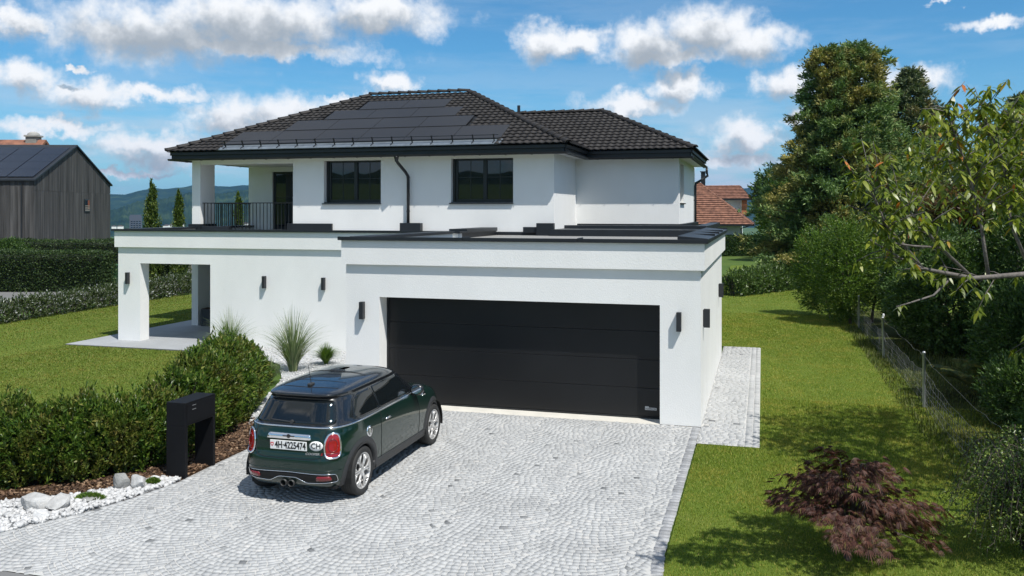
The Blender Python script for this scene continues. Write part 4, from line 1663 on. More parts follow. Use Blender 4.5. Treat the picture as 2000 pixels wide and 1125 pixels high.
# antenna on the rear of the roof, sunroof edge lines
TOP = lambda x, y: bvh.ray_cast(Vector((x, y, 3)), Vector((0, 0, -1)))[0]
ap = TOP(0.0, 0.60)
an_ = MB().box(-0.028, 0.028, -0.06, 0.05, -0.01, 0.025).build('antenna', M['plastic'], car, bevel=0.012, loc=ap)
MB().tube([(0, 0.0, 0.02), (0, -0.08, 0.27)], [0.005, 0.003], 6).build('antenna_rod', M['plastic'], an_)
for pts in ([(-0.40, 0.80), (0.40, 0.80)], [(-0.42, 1.30), (0.42, 1.30)], [(-0.42, 1.34), (0.42, 1.34)]):
    MB().tube([TOP(pts[0][0] + (pts[1][0] - pts[0][0]) * t, pts[0][1]) for t in np.linspace(0, 1, 12)], 0.004, 6).build('roof_gap', M['seam'], car)
MB().tube([TOP(x, 0.50 + 0.05 * (x / 0.4) ** 2) for x in np.linspace(-0.41, 0.41, 14)], 0.005, 6).build('spoiler_gap', M['seam'], car)

# wheels
def make_wheel():
    root = empty('wheel', (0, 0, 0))
    root.parent = car
    prof = [(0.226, -0.095), (0.275, -0.104), (0.298, -0.092), (0.307, -0.070), (0.308, 0.0), (0.307, 0.070), (0.298, 0.092), (0.275, 0.104), (0.232, 0.098), (0.222, 0.088)]
    ty = MB().lathe(prof, 56, 'x').build('tyre', M['rubber'], root, smooth=True)
    tr = MB()
    for xx in (-0.045, -0.015, 0.015, 0.045):
        tr.lathe([(0.3086, xx - 0.004), (0.3086, xx + 0.004)], 56, 'x')
    tr.build('tread_groove', M['seam'], ty)
    rim = MB().lathe([(0.226, 0.094), (0.218, 0.096), (0.210, 0.088), (0.204, 0.05), (0.200, -0.08)], 48, 'x').build('rim', M['alloy'], root, smooth=True)
    MB().lathe([(0.203, 0.015), (0.0, 0.015)], 40, 'x').build('brake_disc', M['alloy_dark'], root)
    sp = MB()
    nsp = 6
    for k in range(nsp):
        a0 = 2 * math.pi * k / nsp
        def pt(r, da, x):
            return (x, r * math.cos(a0 + da), r * math.sin(a0 + da))
        # paired spokes that fork at the rim
        for sg in (-1, 1):
            P = [pt(0.055, sg * 0.18, 0.074), pt(0.10, sg * 0.10, 0.078), pt(0.15, sg * 0.15, 0.078), pt(0.208, sg * 0.34, 0.080)]
            sp.tube(P, [0.016, 0.0125, 0.012, 0.014], 6)
            P = [pt(0.10, sg * 0.10, 0.078), pt(0.16, sg * 0.085, 0.079), pt(0.208, sg * 0.11, 0.080)]
            sp.tube(P, [0.011, 0.010, 0.011], 6)
    sp.build('spokes', M['alloy'], root, smooth=True)
    MB().lathe([(0.062, 0.06), (0.062, 0.082), (0.045, 0.088), (0.030, 0.088), (0.028, 0.080), (0.0, 0.080)], 24, 'x').build('hub', M['alloy'], root, smooth=True)
    return root


wh = make_wheel()
spots = [(0.626, AX_R, 0), (0.626, AX_F, 0), (-0.626, AX_R, math.pi), (-0.626, AX_F, math.pi)]
for i, (x, y, rz) in enumerate(spots):
    w_ = wh if i == 0 else copy_tree(wh, car)
    w_.location = (x, y, WR)
    w_.rotation_euler = (0.3 * i, 0, rz)
# ------------------------------------------------------------------ foliage tools
def unit(v):
    return v / (np.linalg.norm(v, axis=-1, keepdims=True) + 1e-9)


def rand_dirs(n, rg):
    return unit(rg.normal(size=(n, 3)))


def leaves(base, d, nrm, L, W, fold=0.18, droop=0.0):
    """folded pointed leaves, two triangles each"""
    n = len(base)
    d = unit(d)
    side = unit(np.cross(d, nrm))
    up = np.cross(side, d)
    L = np.broadcast_to(np.asarray(L, float).reshape(-1, 1), (n, 1))
    W = np.broadcast_to(np.asarray(W, float).reshape(-1, 1), (n, 1))
    V = np.empty((n, 4, 3))
    V[:, 0] = base
    V[:, 1] = base + d * L * 0.45 + side * W * 0.5 + up * W * fold
    V[:, 2] = base + d * L + np.array([0, 0, -1.0]) * L * droop
    V[:, 3] = base + d * L * 0.45 - side * W * 0.5 + up * W * fold
    F = np.array([[0, 1, 2], [0, 2, 3]])
    F = (F[None] + (np.arange(n) * 4)[:, None, None]).reshape(-1, 3)
    return V.reshape(-1, 3), F


def big_leaves(base, d, nrm, L, W, droop=0.35):
    """longer leaves that bend along their length"""
    n = len(base)
    d = unit(d)
    side = unit(np.cross(d, nrm))
    L = np.broadcast_to(np.asarray(L, float).reshape(-1, 1), (n, 1))
    W = np.broadcast_to(np.asarray(W, float).reshape(-1, 1), (n, 1))
    dn = np.array([0, 0, -1.0])
    V = np.empty((n, 8, 3))
    fr = [0.0, 0.28, 0.62, 1.0]
    wd = [0.12, 0.9, 0.85, 0.05]
    for i in range(4):
        c = base + d * L * fr[i] + dn * L * droop * fr[i] ** 2
        V[:, 2 * i] = c + side * W * 0.5 * wd[i] + dn * W * 0.12 * (i in (1, 2))
        V[:, 2 * i + 1] = c - side * W * 0.5 * wd[i] + dn * W * 0.12 * (i in (1, 2))
    F = np.array([[0, 1, 3], [0, 3, 2], [2, 3, 5], [2, 5, 4], [4, 5, 7], [4, 7, 6]])
    F = (F[None] + (np.arange(n) * 8)[:, None, None]).reshape(-1, 3)
    return V.reshape(-1, 3), F


def shoots(tips, dirs, length, k, leafL, leafW, rg, spread=0.95, droop=0.0, jit=0.25):
    """k leaves set along each shoot"""
    n = len(tips)
    dirs = unit(dirs)
    u = np.tile(np.linspace(0, 1, k), n)
    T = np.repeat(tips, k, 0)
    D = np.repeat(dirs, k, 0)
    Ls = np.repeat(np.broadcast_to(length, (n,)), k)
    rad = rg.normal(size=(n * k, 3))
    rad = unit(rad - D * np.sum(rad * D, 1, keepdims=True))
    base = T - D * (u * Ls)[:, None] + rad * 0.004
    ang = spread * (0.25 + 0.75 * u) + rg.normal(0, jit, n * k)
    ld = D * np.cos(ang)[:, None] + rad * np.sin(ang)[:, None]
    nr = D + rg.normal(0, 0.35, (n * k, 3))
    Lf = leafL * rg.uniform(0.65, 1.2, n * k) * (0.65 + 0.35 * np.minimum(1, u * 4))
    return leaves(base, ld, nr, Lf, Lf * leafW / leafL, droop=droop)


def join(parts):
    V, F, n = [], [], 0
    for v, f in parts:
        V.append(v)
        F.append(f + n)
        n += len(v)
    return np.concatenate(V), np.concatenate(F)


def foliage_obj(name, VF, mat, parent=None, origin=None, smooth=False):
    V, F = VF
    V = np.array(V)
    if origin is not None and parent is None:
        V = V - np.array(origin)
    me = np_mesh(name, V, F, smooth)
    o = link(name, me, mat, parent)
    if origin is not None and parent is None:
        o.location = origin
    return o


def lump(p, seed, scale=1.0):
    """cheap smooth 3D noise from a few sines, -1..1"""
    rg = np.random.default_rng(seed)
    out = np.zeros(len(p))
    for k in range(5):
        w = rg.normal(size=3) * scale * (0.7 + 0.5 * k)
        out += np.sin(p @ w + rg.uniform(0, 6.28)) / (1 + 0.5 * k)
    return out / 2.6


def ell_points(c, r, n, rg, shell=0.55, seed=1, rough=0.25, zmin=None, nscale=2.0):
    """points through a lumpy ellipsoid, denser towards its surface; also outward directions"""
    d = rand_dirs(n, rg)
    rr = shell + (1 - shell) * rg.random(n) ** 0.6
    bump = 1 + rough * lump(d * nscale, seed)
    P = d * np.array(r) * (rr * bump)[:, None] + np.array(c)
    out = unit(d / np.array(r))
    if zmin is not None:
        keep = P[:, 2] > zmin
        P, out = P[keep], out[keep]
    return P, out


def limbs(mb, root, top, rg, n=7, r0=0.06, spread=1.0):
    """a trunk and tapering limbs"""
    root, top = np.array(root, float), np.array(top, float)
    k = 6
    pts = [root + (top - root) * i / k + np.append(rg.normal(0, 0.02, 2), 0) * np.linalg.norm(top - root) * (0 < i < k) for i in range(k + 1)]
    mb.tube(pts, [r0 * (1 - 0.85 * i / k) for i in range(k + 1)], 8)
    H = np.linalg.norm(top - root)
    for j in range(n):
        t = 0.25 + 0.65 * (j + rg.random()) / n
        p = root + (top - root) * t
        a = rg.uniform(0, 6.283)
        d = np.array([math.cos(a), math.sin(a), rg.uniform(0.3, 0.9)])
        d = d / np.linalg.norm(d)
        L = spread * (1 - 0.6 * t)
        q = [p, p + d * L * 0.5 + rg.normal(0, 0.04, 3) * L, p + d * L + np.array([0, 0, 0.08 * L])]
        mb.tube(q, [r0 * 0.45 * (1 - t * 0.6), r0 * 0.28 * (1 - t * 0.6), r0 * 0.08], 6)


M['bark'] = pmat('bark', (0.075, 0.06, 0.048), 0.9, var=0.4, vscale=12, bump=0.6, bscale=25, stretch=(3, 3, 0.6))
M['bark_cherry'] = pmat('bark_cherry', (0.12, 0.105, 0.095), 0.7, var=0.4, vscale=18, bump=0.4, bscale=40)
M['laurel'] = leaf_mat('laurel_leaves', [(0.0, (0.02881, 0.06264, 0.01153)), (0.35, (0.05475, 0.1118, 0.01585)), (0.7, (0.1008, 0.1715, 0.02306)), (0.93, (0.1729, 0.2312, 0.03602)), (1.0, (0.2881, 0.2835, 0.08644))], 0.25, 0.38, patch=[(0, (0.05043, 0.06711, 0.01441)), (0.6, (0.1153, 0.1566, 0.02593)), (1, (0.2161, 0.1789, 0.05043))], pscale=2.2)
M['laurel_far'] = leaf_mat('laurel_far_leaves', [(0.0, (0.024, 0.042, 0.012)), (0.5, (0.06, 0.09, 0.0264)), (0.88, (0.108, 0.132, 0.054)), (0.9, (0.408, 0.432, 0.408)), (1.0, (0.504, 0.516, 0.504))], 0.2, 0.35)  # whitish end tones are painted glints of glossy leaves
M['laurel_right'] = leaf_mat('laurel_back_leaves', [(0.0, (0.03524, 0.07047, 0.01885)), (0.6, (0.08809, 0.1467, 0.03393)), (0.95, (0.1566, 0.2252, 0.05655)), (1.0, (0.4307, 0.4698, 0.3393))], 0.2, 0.33)
M['hedge'] = leaf_mat('clipped_hedge_leaves', [(0.0, (0.0168, 0.0364, 0.0098)), (0.6, (0.0364, 0.0672, 0.0168)), (1.0, (0.07, 0.112, 0.028))], 0.15, 0.55)
M['hedge_bright'] = leaf_mat('clipped_hedge_bright', [(0.0, (0.027, 0.063, 0.015)), (0.6, (0.054, 0.108, 0.024)), (1.0, (0.09, 0.15, 0.03))], 0.2, 0.55)  # brighter green than the other clipped hedges
M['conifer'] = leaf_mat('conifer_needles', [(0.0, (0.05542, 0.1037, 0.0351)), (0.5, (0.117, 0.1943, 0.0594)), (1.0, (0.2094, 0.298, 0.09452))], 0.18, 0.6, patch=[(0, (0.1386, 0.1295, 0.0378)), (0.6, (0.2771, 0.2525, 0.0702)), (1, (0.4618, 0.3886, 0.1215))], pscale=0.55)
M['conifer2'] = leaf_mat('conifer_needles_grey', [(0.0, (0.04275, 0.07163, 0.03458)), (0.6, (0.1026, 0.1433, 0.06916)), (1.0, (0.2137, 0.2342, 0.1197))], 0.18, 0.6, patch=[(0, (0.114, 0.1102, 0.04788)), (1, (0.285, 0.2342, 0.1064))], pscale=0.9)
M['bush'] = leaf_mat('privet_leaves', [(0.0, (0.03962, 0.08644, 0.01281)), (0.5, (0.08644, 0.1585, 0.02081)), (1.0, (0.1801, 0.2611, 0.03522))], 0.28, 0.4)
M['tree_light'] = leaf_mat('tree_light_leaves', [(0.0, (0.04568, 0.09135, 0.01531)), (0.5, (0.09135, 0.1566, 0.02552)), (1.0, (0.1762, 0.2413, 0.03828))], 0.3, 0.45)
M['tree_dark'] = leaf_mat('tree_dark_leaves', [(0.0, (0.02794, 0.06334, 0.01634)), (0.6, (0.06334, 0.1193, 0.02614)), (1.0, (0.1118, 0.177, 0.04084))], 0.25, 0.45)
M['poplar'] = leaf_mat('column_tree_leaves', [(0.0, (0.03276, 0.06552, 0.01344)), (0.6, (0.0819, 0.131, 0.02352)), (1.0, (0.1729, 0.2093, 0.0336))], 0.25, 0.45)
M['copper'] = leaf_mat('copper_leaves', [(0.0, (0.045, 0.027, 0.012)), (0.5, (0.1125, 0.0675, 0.024)), (1.0, (0.195, 0.1275, 0.045))], 0.3, 0.45)
M['cherry'] = leaf_mat('cherry_leaves', [(0.0, (0.07139, 0.1043, 0.01227)), (0.5, (0.1409, 0.1863, 0.02209)), (0.97, (0.2537, 0.2756, 0.03682)), (0.996, (0.4697, 0.1491, 0.03682))], 0.34, 0.36)
M['maple'] = leaf_mat('red_maple_leaves', [(0.0, (0.04062, 0.01608, 0.01216)), (0.5, (0.09205, 0.03507, 0.02738)), (0.9, (0.1557, 0.06723, 0.04665)), (1.0, (0.1355, 0.1096, 0.03245))], 0.28, 0.5)
M['cotoneaster'] = leaf_mat('cotoneaster_leaves', [(0.0, (0.04411, 0.08011, 0.01914)), (0.7, (0.1103, 0.1696, 0.03062)), (1.0, (0.3431, 0.4006, 0.1148))], 0.2, 0.35)
M['miscanthus'] = leaf_mat('reed_blades', [(0.0, (0.08125, 0.1348, 0.0546)), (0.5, (0.1544, 0.2141, 0.0936)), (1.0, (0.325, 0.3489, 0.2028))], 0.3, 0.5)
M['tuft'] = leaf_mat('tuft_blades', [(0.0, (0.05075, 0.1087, 0.0174)), (0.5, (0.09425, 0.174, 0.0261)), (1.0, (0.174, 0.2465, 0.0435))], 0.3, 0.5)
M['fern'] = leaf_mat('fern_fronds', [(0.0, (0.05075, 0.07975, 0.0145)), (0.6, (0.1015, 0.1305, 0.02175)), (1.0, (0.29, 0.2175, 0.029))], 0.35, 0.5)
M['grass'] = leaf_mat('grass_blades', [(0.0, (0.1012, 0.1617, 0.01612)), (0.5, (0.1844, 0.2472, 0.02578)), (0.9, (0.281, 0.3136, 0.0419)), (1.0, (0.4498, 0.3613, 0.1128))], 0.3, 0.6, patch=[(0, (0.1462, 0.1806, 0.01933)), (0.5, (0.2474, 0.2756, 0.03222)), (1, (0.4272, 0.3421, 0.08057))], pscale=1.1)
M['grass_left_dim'] = leaf_mat('left_lawn_blades_dim', [(0.0, (0.06918, 0.11, 0.01204)), (0.5, (0.126, 0.1682, 0.01925)), (0.9, (0.192, 0.2134, 0.03128)), (1.0, (0.3073, 0.2459, 0.08424))], 0.3, 0.6, patch=[(0, (0.09994, 0.1229, 0.01444)), (0.5, (0.169, 0.1875, 0.02406)), (1, (0.2919, 0.2328, 0.06016))], pscale=1.1)  # same grass toned down: vignette and view against the sun put into the colour
M['rough'] = leaf_mat('rough_blades_shaded', [(0.0, (0.045, 0.07, 0.012)), (0.5, (0.08, 0.11, 0.02)), (1.0, (0.15, 0.15, 0.045))], 0.25, 0.6)  # blade tones darkened to carry the shade of the slope in their colour
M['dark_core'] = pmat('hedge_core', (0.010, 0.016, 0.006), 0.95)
M['mulch'] = leaf_mat('bark_mulch', [(0.0, (0.02925, 0.0156, 0.00936)), (0.5, (0.08288, 0.04583, 0.02496)), (0.85, (0.1658, 0.0975, 0.0572)), (1.0, (0.312, 0.2145, 0.1352))], 0.0, 0.8)
M['pebble'] = pmat('white_marble_chips', (0.50, 0.50, 0.50), 0.8, var=0.18, vscale=30, rnd=0.16, bump=0.3, bscale=60)
M['boulder'] = pmat('pale_boulder', (0.38, 0.38, 0.375), 0.85, var=0.3, vscale=6, bump=0.8, bscale=16, bdist=0.03)
M['boulder_grey'] = pmat('grey_boulder', (0.25, 0.25, 0.24), 0.85, var=0.3, vscale=5, bump=0.8, bscale=14, bdist=0.03)

# ------------------------------------------------------------------ hedge along the drive
def hedge_run(name, label, path, heights, rad, nsh, seed, leafL=0.085, mat='laurel', k=15, cut=None, group=None):
    rg = np.random.default_rng(seed)
    P = np.array(path, float)
    seg = np.hypot(*np.diff(P, axis=0).T)
    cs = np.concatenate([[0], np.cumsum(seg)])
    L = cs[-1]
    s = rg.uniform(0, L, nsh)
    cx, cy = np.interp(s, cs, P[:, 0]), np.interp(s, cs, P[:, 1])
    H = np.interp(s, cs, heights)
    tx, ty = np.gradient(P[:, 0]), np.gradient(P[:, 1])
    TX, TY = np.interp(s, cs, tx), np.interp(s, cs, ty)
    nrm = np.hypot(TX, TY)
    nx, ny = TY / nrm, -TX / nrm
    phi = rg.uniform(-0.75, math.pi + 0.75, nsh)
    rho = 0.45 + 0.55 * rg.random(nsh) ** 0.5
    # separate plants show as lumps of different height
    bumps = 1 + 0.13 * np.sin(s * 6.6 + seed) + 0.09 * np.sin(s * 14.3 + 2 * seed)
    zc = H * 0.45
    z_ = zc + np.sin(phi) * rho * H * 0.55 * bumps
    off = np.cos(phi) * rho * rad * (1 + 0.10 * np.sin(s * 9.1))
    z_ = np.maximum(z_, 0.06)
    tips = np.stack([cx + nx * off, cy + ny * off, z_], 1)
    dirs = np.stack([nx * np.cos(phi) * 0.8, ny * np.cos(phi) * 0.8, np.abs(np.sin(phi)) * 0.7 + 0.55], 1) + rg.normal(0, 0.28, (nsh, 3))
    up_sh = rg.random(nsh) < 0.05
    tips[up_sh & (phi > 0.9) & (phi < 2.2), 2] += 0.13
    root = empty(name, (P[:, 0].mean(), P[:, 1].mean(), 0))
    tag(root, label, 'hedge', group)
    o = np.array([P[:, 0].mean(), P[:, 1].mean(), 0])
    if cut is not None:
        kp = cut(tips)
        tips, dirs = tips[kp], dirs[kp]
    V, F = shoots(tips, dirs, 0.24, k, leafL, leafL * 0.36, rg)
    foliage_obj('foliage', (V - o, F), M[mat], root)
    st = MB()
    for i in range(int(L / 0.22)):
        ss = (i + 0.5) * 0.22
        bx_, by_ = np.interp(ss, cs, P[:, 0]), np.interp(ss, cs, P[:, 1])
        h = np.interp(ss, cs, heights)
        for q in range(3):
            a = rg.uniform(0, 6.28)
            st.tube([(bx_ - o[0] + 0.05 * math.cos(a), by_ - o[1] + 0.05 * math.sin(a), -0.02), (bx_ - o[0] + 0.14 * math.cos(a), by_ - o[1] + 0.14 * math.sin(a), h * 0.4), (bx_ - o[0] + rad * 0.6 * math.cos(a), by_ - o[1] + rad * 0.6 * math.sin(a), h * 0.82)], [0.012, 0.009, 0.004], 5)
    st.build('stem', M['bark'], root)
    return root


hedge_run('laurel_hedge', 'leafy green laurel hedge running from behind the mailbox stand out of the picture', [(-12.4, 8.75), (-11.2, 8.95), (-10.0, 9.25), (-9.05, 9.72), (-8.50, 10.5), (-8.50, 11.2)], [1.05, 1.08, 1.12, 1.10, 1.05, 1.0], 0.56, 5600, 21, k=15,
          group='laurel planting along the drive')
hedge_run('laurel_hedge', 'tall bushy laurel between the mailbox stand and the tall reed grass', [(-8.60, 11.4), (-8.72, 12.2), (-8.95, 13.0), (-9.25, 13.8), (-9.6, 14.6)], [1.20, 1.38, 1.42, 1.34, 1.12], 0.62, 4300, 22, k=15,
          group='laurel planting along the drive')

# laurel row at the far edge of the left lawn, and the one behind the right lawn
hedge_run('laurel_row', 'loose row of young laurels at the far edge of the left lawn', [(-23.5, 20.0), (-23.75, 23.0), (-24.0, 27.0), (-24.3, 31.0), (-24.6, 36.0)], [0.85, 0.78, 0.80, 0.85, 1.0], 0.50, 3000, 23, leafL=0.11, mat='laurel_far', k=11)
hedge_run('laurel_row', 'row of loose dark laurels on the lawn beyond the stone path', [(-1.3, 38.2), (-0.4, 39.6), (0.6, 41.3), (1.9, 43.6), (2.6, 45)], [1.05, 1.15, 1.25, 1.5, 1.6], 0.62, 2600, 24, leafL=0.13, mat='laurel_right', k=11)


# ------------------------------------------------------------------ clipped hedges
def clipped(name, label, a, b, depth, h, n, seed, mat, leaf=0.085, z0=0.0):
    rg = np.random.default_rng(seed)
    a, b = np.array(a, float), np.array(b, float)
    d = b - a
    L = np.hypot(*d)
    ang = math.atan2(d[1], d[0])
    root = empty(name, (a[0], a[1], z0), (0, 0, ang))
    tag(root, label, 'hedge')
    # faces: front, top, two ends, back
    areas = np.array([L * h, L * depth, depth * h, depth * h, L * h * 0.4])
    cnt = (n * areas / areas.sum()).astype(int)
    P, D = [], []
    for f, c in enumerate(cnt):
        u, v = rg.random(c), rg.random(c)
        if f == 0: p = np.stack([u * L, np.zeros(c), v * h], 1); dd = (0, -1, 0.25)
        elif f == 1: p = np.stack([u * L, v * depth, np.full(c, h)], 1); dd = (0, 0, 1)
        elif f == 2: p = np.stack([np.zeros(c), u * depth, v * h], 1); dd = (-1, 0, 0.25)
        elif f == 3: p = np.stack([np.full(c, L), u * depth, v * h], 1); dd = (1, 0, 0.25)
        else: p = np.stack([u * L, np.full(c, depth), h * (0.6 + 0.4 * v)], 1); dd = (0, 1, 0.25)
        P.append(p)
        D.append(np.tile(dd, (c, 1)))
    P, D = np.concatenate(P), np.concatenate(D).astype(float)
    bump = lump(P, seed, 1.6) * 0.07 + rg.normal(0, 0.035, len(P))
    P = P + D * bump[:, None]
    # soften the upper edges
    e = np.clip((P[:, 2] - (h - 0.18)) / 0.18, 0, 1)
    P[:, 1] += np.where(P[:, 1] < depth / 2, 1, -1) * 0.10 * e ** 2
    D = unit(D) + rg.normal(0, 0.6, P.shape)
    Lf = leaf * rg.uniform(0.6, 1.3, len(P))
    foliage_obj('foliage', leaves(P, D, rand_dirs(len(P), rg), Lf, Lf * 0.55), M[mat], root)
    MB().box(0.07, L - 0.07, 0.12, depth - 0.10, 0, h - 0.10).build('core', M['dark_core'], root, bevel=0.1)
    return root


clipped('clipped_hedge', 'dark clipped hedge standing before the lane, left of the green bin', (-40.0, 29.0), (-28.35, 32.36), 1.3, 1.72, 42000, 31, 'hedge', 0.085)
clipped('clipped_hedge', 'long low clipped hedge at the foot of the wooden house', (-37.4, 36.4), (-29.0, 38.9), 1.2, 2.02, 26000, 32, 'hedge', 0.085)
clipped('clipped_hedge', 'bright green clipped hedge in front of the house with the red tile roof', (-4.5, 71.6), (2.6, 75.0), 1.3, 1.55, 22000, 33, 'hedge_bright', 0.10)


def shrub(name, label, c, r, n, mat, leaf, seed, cat='shrub', shell=0.5, rough=0.28, k=9, sl=0.28, group=None, lw=0.42, nscale=2.0, cs=None):
    """a bush: leafy shoots through one or several lumpy volumes, with stems"""
    rg = np.random.default_rng(seed)
    cs = cs or [(c, r, 1.0)]
    root = empty(name, (c[0], c[1], 0))
    tag(root, label, cat, group)
    o = np.array([c[0], c[1], 0])
    parts = []
    for cc, rr, sh in cs:
        P, D = ell_points(np.array(cc) - o, rr, int(n * sh / k), rg, shell, seed, rough, 0.03, nscale)
        D = D + np.array([0, 0, 0.45]) + rg.normal(0, 0.3, P.shape)
        parts.append(shoots(P, D, sl, k, leaf, leaf * lw, rg))
    foliage_obj('foliage', join(parts), M[mat], root)
    st = MB()
    for cc, rr, sh in cs:
        q = np.array(cc) - o
        limbs(st, (q[0] * 0.6, q[1] * 0.6, -0.05), (q[0], q[1], q[2] + rr[2] * 0.5), rg, 8, 0.05, rr[0] * 0.8)
    st.build('stem', M['bark'], root)
    return root


shrub('round_bush', 'rounded leafy bush left of the hedge at the foot of the wooden house', (-35.9, 34.6, 1.5), (1.35, 1.1, 0.95), 16000, 'tree_dark', 0.12, 41)
shrub('tall_privet', 'tall rounded light green bush behind the first fence post', (2.95, 30.2, 1.8), (1.35, 1.5, 1.95), 50000, 'bush', 0.085, 42,
      cs=[((2.55, 29.6, 1.75), (1.10, 1.2, 1.90), 0.5), ((3.7, 30.4, 1.9), (1.2, 1.3, 1.75), 0.35), ((1.75, 31.8, 1.6), (0.9, 1.0, 1.7), 0.3)])
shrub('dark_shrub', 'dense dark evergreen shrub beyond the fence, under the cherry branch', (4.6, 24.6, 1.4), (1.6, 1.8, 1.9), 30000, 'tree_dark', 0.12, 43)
shrub('dark_shrub', 'feathery dark shrub between the light green bush and the cherry branches', (4.15, 27.4, 1.7), (1.0, 1.2, 1.9), 20000, 'laurel_right', 0.12, 44)
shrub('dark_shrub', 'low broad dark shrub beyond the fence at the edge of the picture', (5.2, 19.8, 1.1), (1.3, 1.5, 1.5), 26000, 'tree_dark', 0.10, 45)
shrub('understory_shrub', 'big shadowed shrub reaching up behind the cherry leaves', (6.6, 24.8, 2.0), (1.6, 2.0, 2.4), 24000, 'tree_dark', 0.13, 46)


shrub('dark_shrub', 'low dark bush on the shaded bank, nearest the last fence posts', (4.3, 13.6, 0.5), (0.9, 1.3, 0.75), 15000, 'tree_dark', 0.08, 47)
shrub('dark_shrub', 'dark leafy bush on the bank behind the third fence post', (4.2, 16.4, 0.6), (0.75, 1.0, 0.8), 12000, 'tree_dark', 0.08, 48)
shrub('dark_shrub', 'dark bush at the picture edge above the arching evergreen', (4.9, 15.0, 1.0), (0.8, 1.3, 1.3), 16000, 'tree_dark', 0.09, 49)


# ------------------------------------------------------------------ trees
def conifer(name, label, base, tops, env, nbr, seed, mat, needle=0.2, trunk=0.35, group=None):
    """evergreen made of branch plumes; tops: leader (dx, dy, height, share, width); env(h01) gives the radius"""
    rg = np.random.default_rng(seed)
    root = empty(name, (base[0], base[1], 0))
    tag(root, label, 'tree', group)
    parts = []
    tb = MB()
    for dx, dy, H, wgt, rs in tops:
        tb.tube([(0, 0, -0.1), (dx * 0.5, dy * 0.5, H * 0.5), (dx, dy, H * 0.97)], [trunk, trunk * 0.55, 0.03], 10)
        nb = int(nbr * wgt)
        for j in range(nb):
            h = 0.03 + 0.97 * ((j + rg.random()) / nb) ** 0.9
            a = j * 2.39996 + rg.normal(0, 0.25)
            R_ = float(env(h)) * rs * rg.uniform(0.66, 1.14)
            z1 = h * H
            up = rg.uniform(-0.10, 0.22)
            p0 = np.array([dx * h, dy * h, z1])
            d = np.array([math.cos(a), math.sin(a), up])
            tip = p0 + d * R_
            tb.tube([tuple(p0), tuple(tip)], [0.045, 0.01], 4, cap=False)
            # plume: tufts round the outer part of the branch, drooping a little
            m = int(20 + 34 * R_ / 3.0)
            t = 0.45 + 0.58 * rg.random(m) ** 0.7
            spread = 0.12 + 0.10 * R_ * (1.15 - t)
            P = p0[None] + d[None] * (R_ * t)[:, None] + rg.normal(0, 1, (m, 3)) * spread[:, None] * np.array([1, 1, 0.55])
            k = 8
            PP = np.repeat(P, k, 0) + rg.normal(0, 0.055, (m * k, 3))
            DD = unit(d)[None] * 0.8 + np.array([0, 0, 0.35]) + rg.normal(0, 0.6, (m * k, 3))
            L = needle * rg.uniform(0.5, 1.25, m * k)
            parts.append(leaves(PP, DD, rand_dirs(m * k, rg), L, L * 0.30, fold=0.1))
    foliage_obj('crown', join(parts), M[mat], root)
    tb.build('trunk', M['bark'], root)
    return root


def env_a(h):
    return np.interp(h, [0, 0.12, 0.35, 0.55, 0.75, 0.92, 1.0], [4.1, 4.5, 4.2, 3.1, 2.0, 1.4, 0.5])


conifer('giant_conifer', 'tallest conifer with a twin top and brownish tips, right of the house', (3.75, 44.6), [(-0.85, -0.3, 11.35, 0.42, 0.72), (0.65, 0.2, 11.55, 0.58, 0.92)], env_a, 520, 51, 'conifer', 0.21)


def env_b(h):
    return np.interp(h, [0, 0.25, 0.6, 0.85, 1.0], [2.6, 2.4, 1.45, 0.7, 0.1])


conifer('smaller_conifer', 'smaller pointed conifer between the giant conifer and the cherry tree', (7.3, 48.6), [(0, 0, 10.8, 1.0, 1.5)], env_b, 230, 52, 'conifer2', 0.22, 0.22)
conifer('distant_fir', 'tip of a dark fir showing above the cherry leaves at the picture edge', (14.6, 58.0), [(0, 0, 10.4, 1.0, 0.9)], env_b, 90, 53, 'conifer2', 0.3, 0.2)
conifer('spreading_juniper', 'low spreading light green conifer at the foot of the giant conifer', (1.9, 50.0), [(0, 0, 5.6, 1.0, 0.72)], lambda h: np.interp(h, [0, 0.3, 0.7, 1.0], [2.5, 2.3, 1.3, 0.3]), 130, 54, 'conifer', 0.22, 0.15)


def leafy_tree(name, label, base, crown, n, mat, leaf, seed, r0=0.15, group=None, k=8, sl=0.5):
    """crown: list of (centre, radii, share) lumps"""
    rg = np.random.default_rng(seed)
    root = empty(name, (base[0], base[1], 0))
    tag(root, label, 'tree', group)
    o = np.array([base[0], base[1], 0])
    parts = []
    tb = MB()
    tz = np.mean([c[2] for c, _, _ in crown])
    tb.tube([(0, 0, -0.1), (0.05, 0.02, tz * 0.5), (0, 0, tz)], [r0, r0 * 0.75, r0 * 0.4], 10)
    for i, (c, r, sh) in enumerate(crown):
        q = np.array(c) - o
        P, D = ell_points(q, r, int(n * sh / k), rg, 0.45, seed + i, 0.32, 0.1, 2.4)
        D = D + np.array([0, 0, 0.35]) + rg.normal(0, 0.35, P.shape)
        parts.append(shoots(P, D, sl, k, leaf, leaf * 0.5, rg))
        tb.tube([(0, 0, tz * 0.55), tuple(np.array([q[0] * 0.5, q[1] * 0.5, (tz * 0.6 + q[2]) / 2])), tuple(q + np.array([0, 0, r[2] * 0.4]))], [r0 * 0.5, r0 * 0.3, r0 * 0.08], 6)
        for j in range(7):
            e = q + rand_dirs(1, rg)[0] * np.array(r) * 0.85
            tb.tube([tuple(q * 0.7 + np.array([0, 0, tz * 0.15])), tuple((q + e) / 2), tuple(e)], [r0 * 0.25, r0 * 0.14, r0 * 0.04], 5)
    foliage_obj('crown', join(parts), M[mat], root)
    tb.build('trunk', M['bark'], root)
    return root


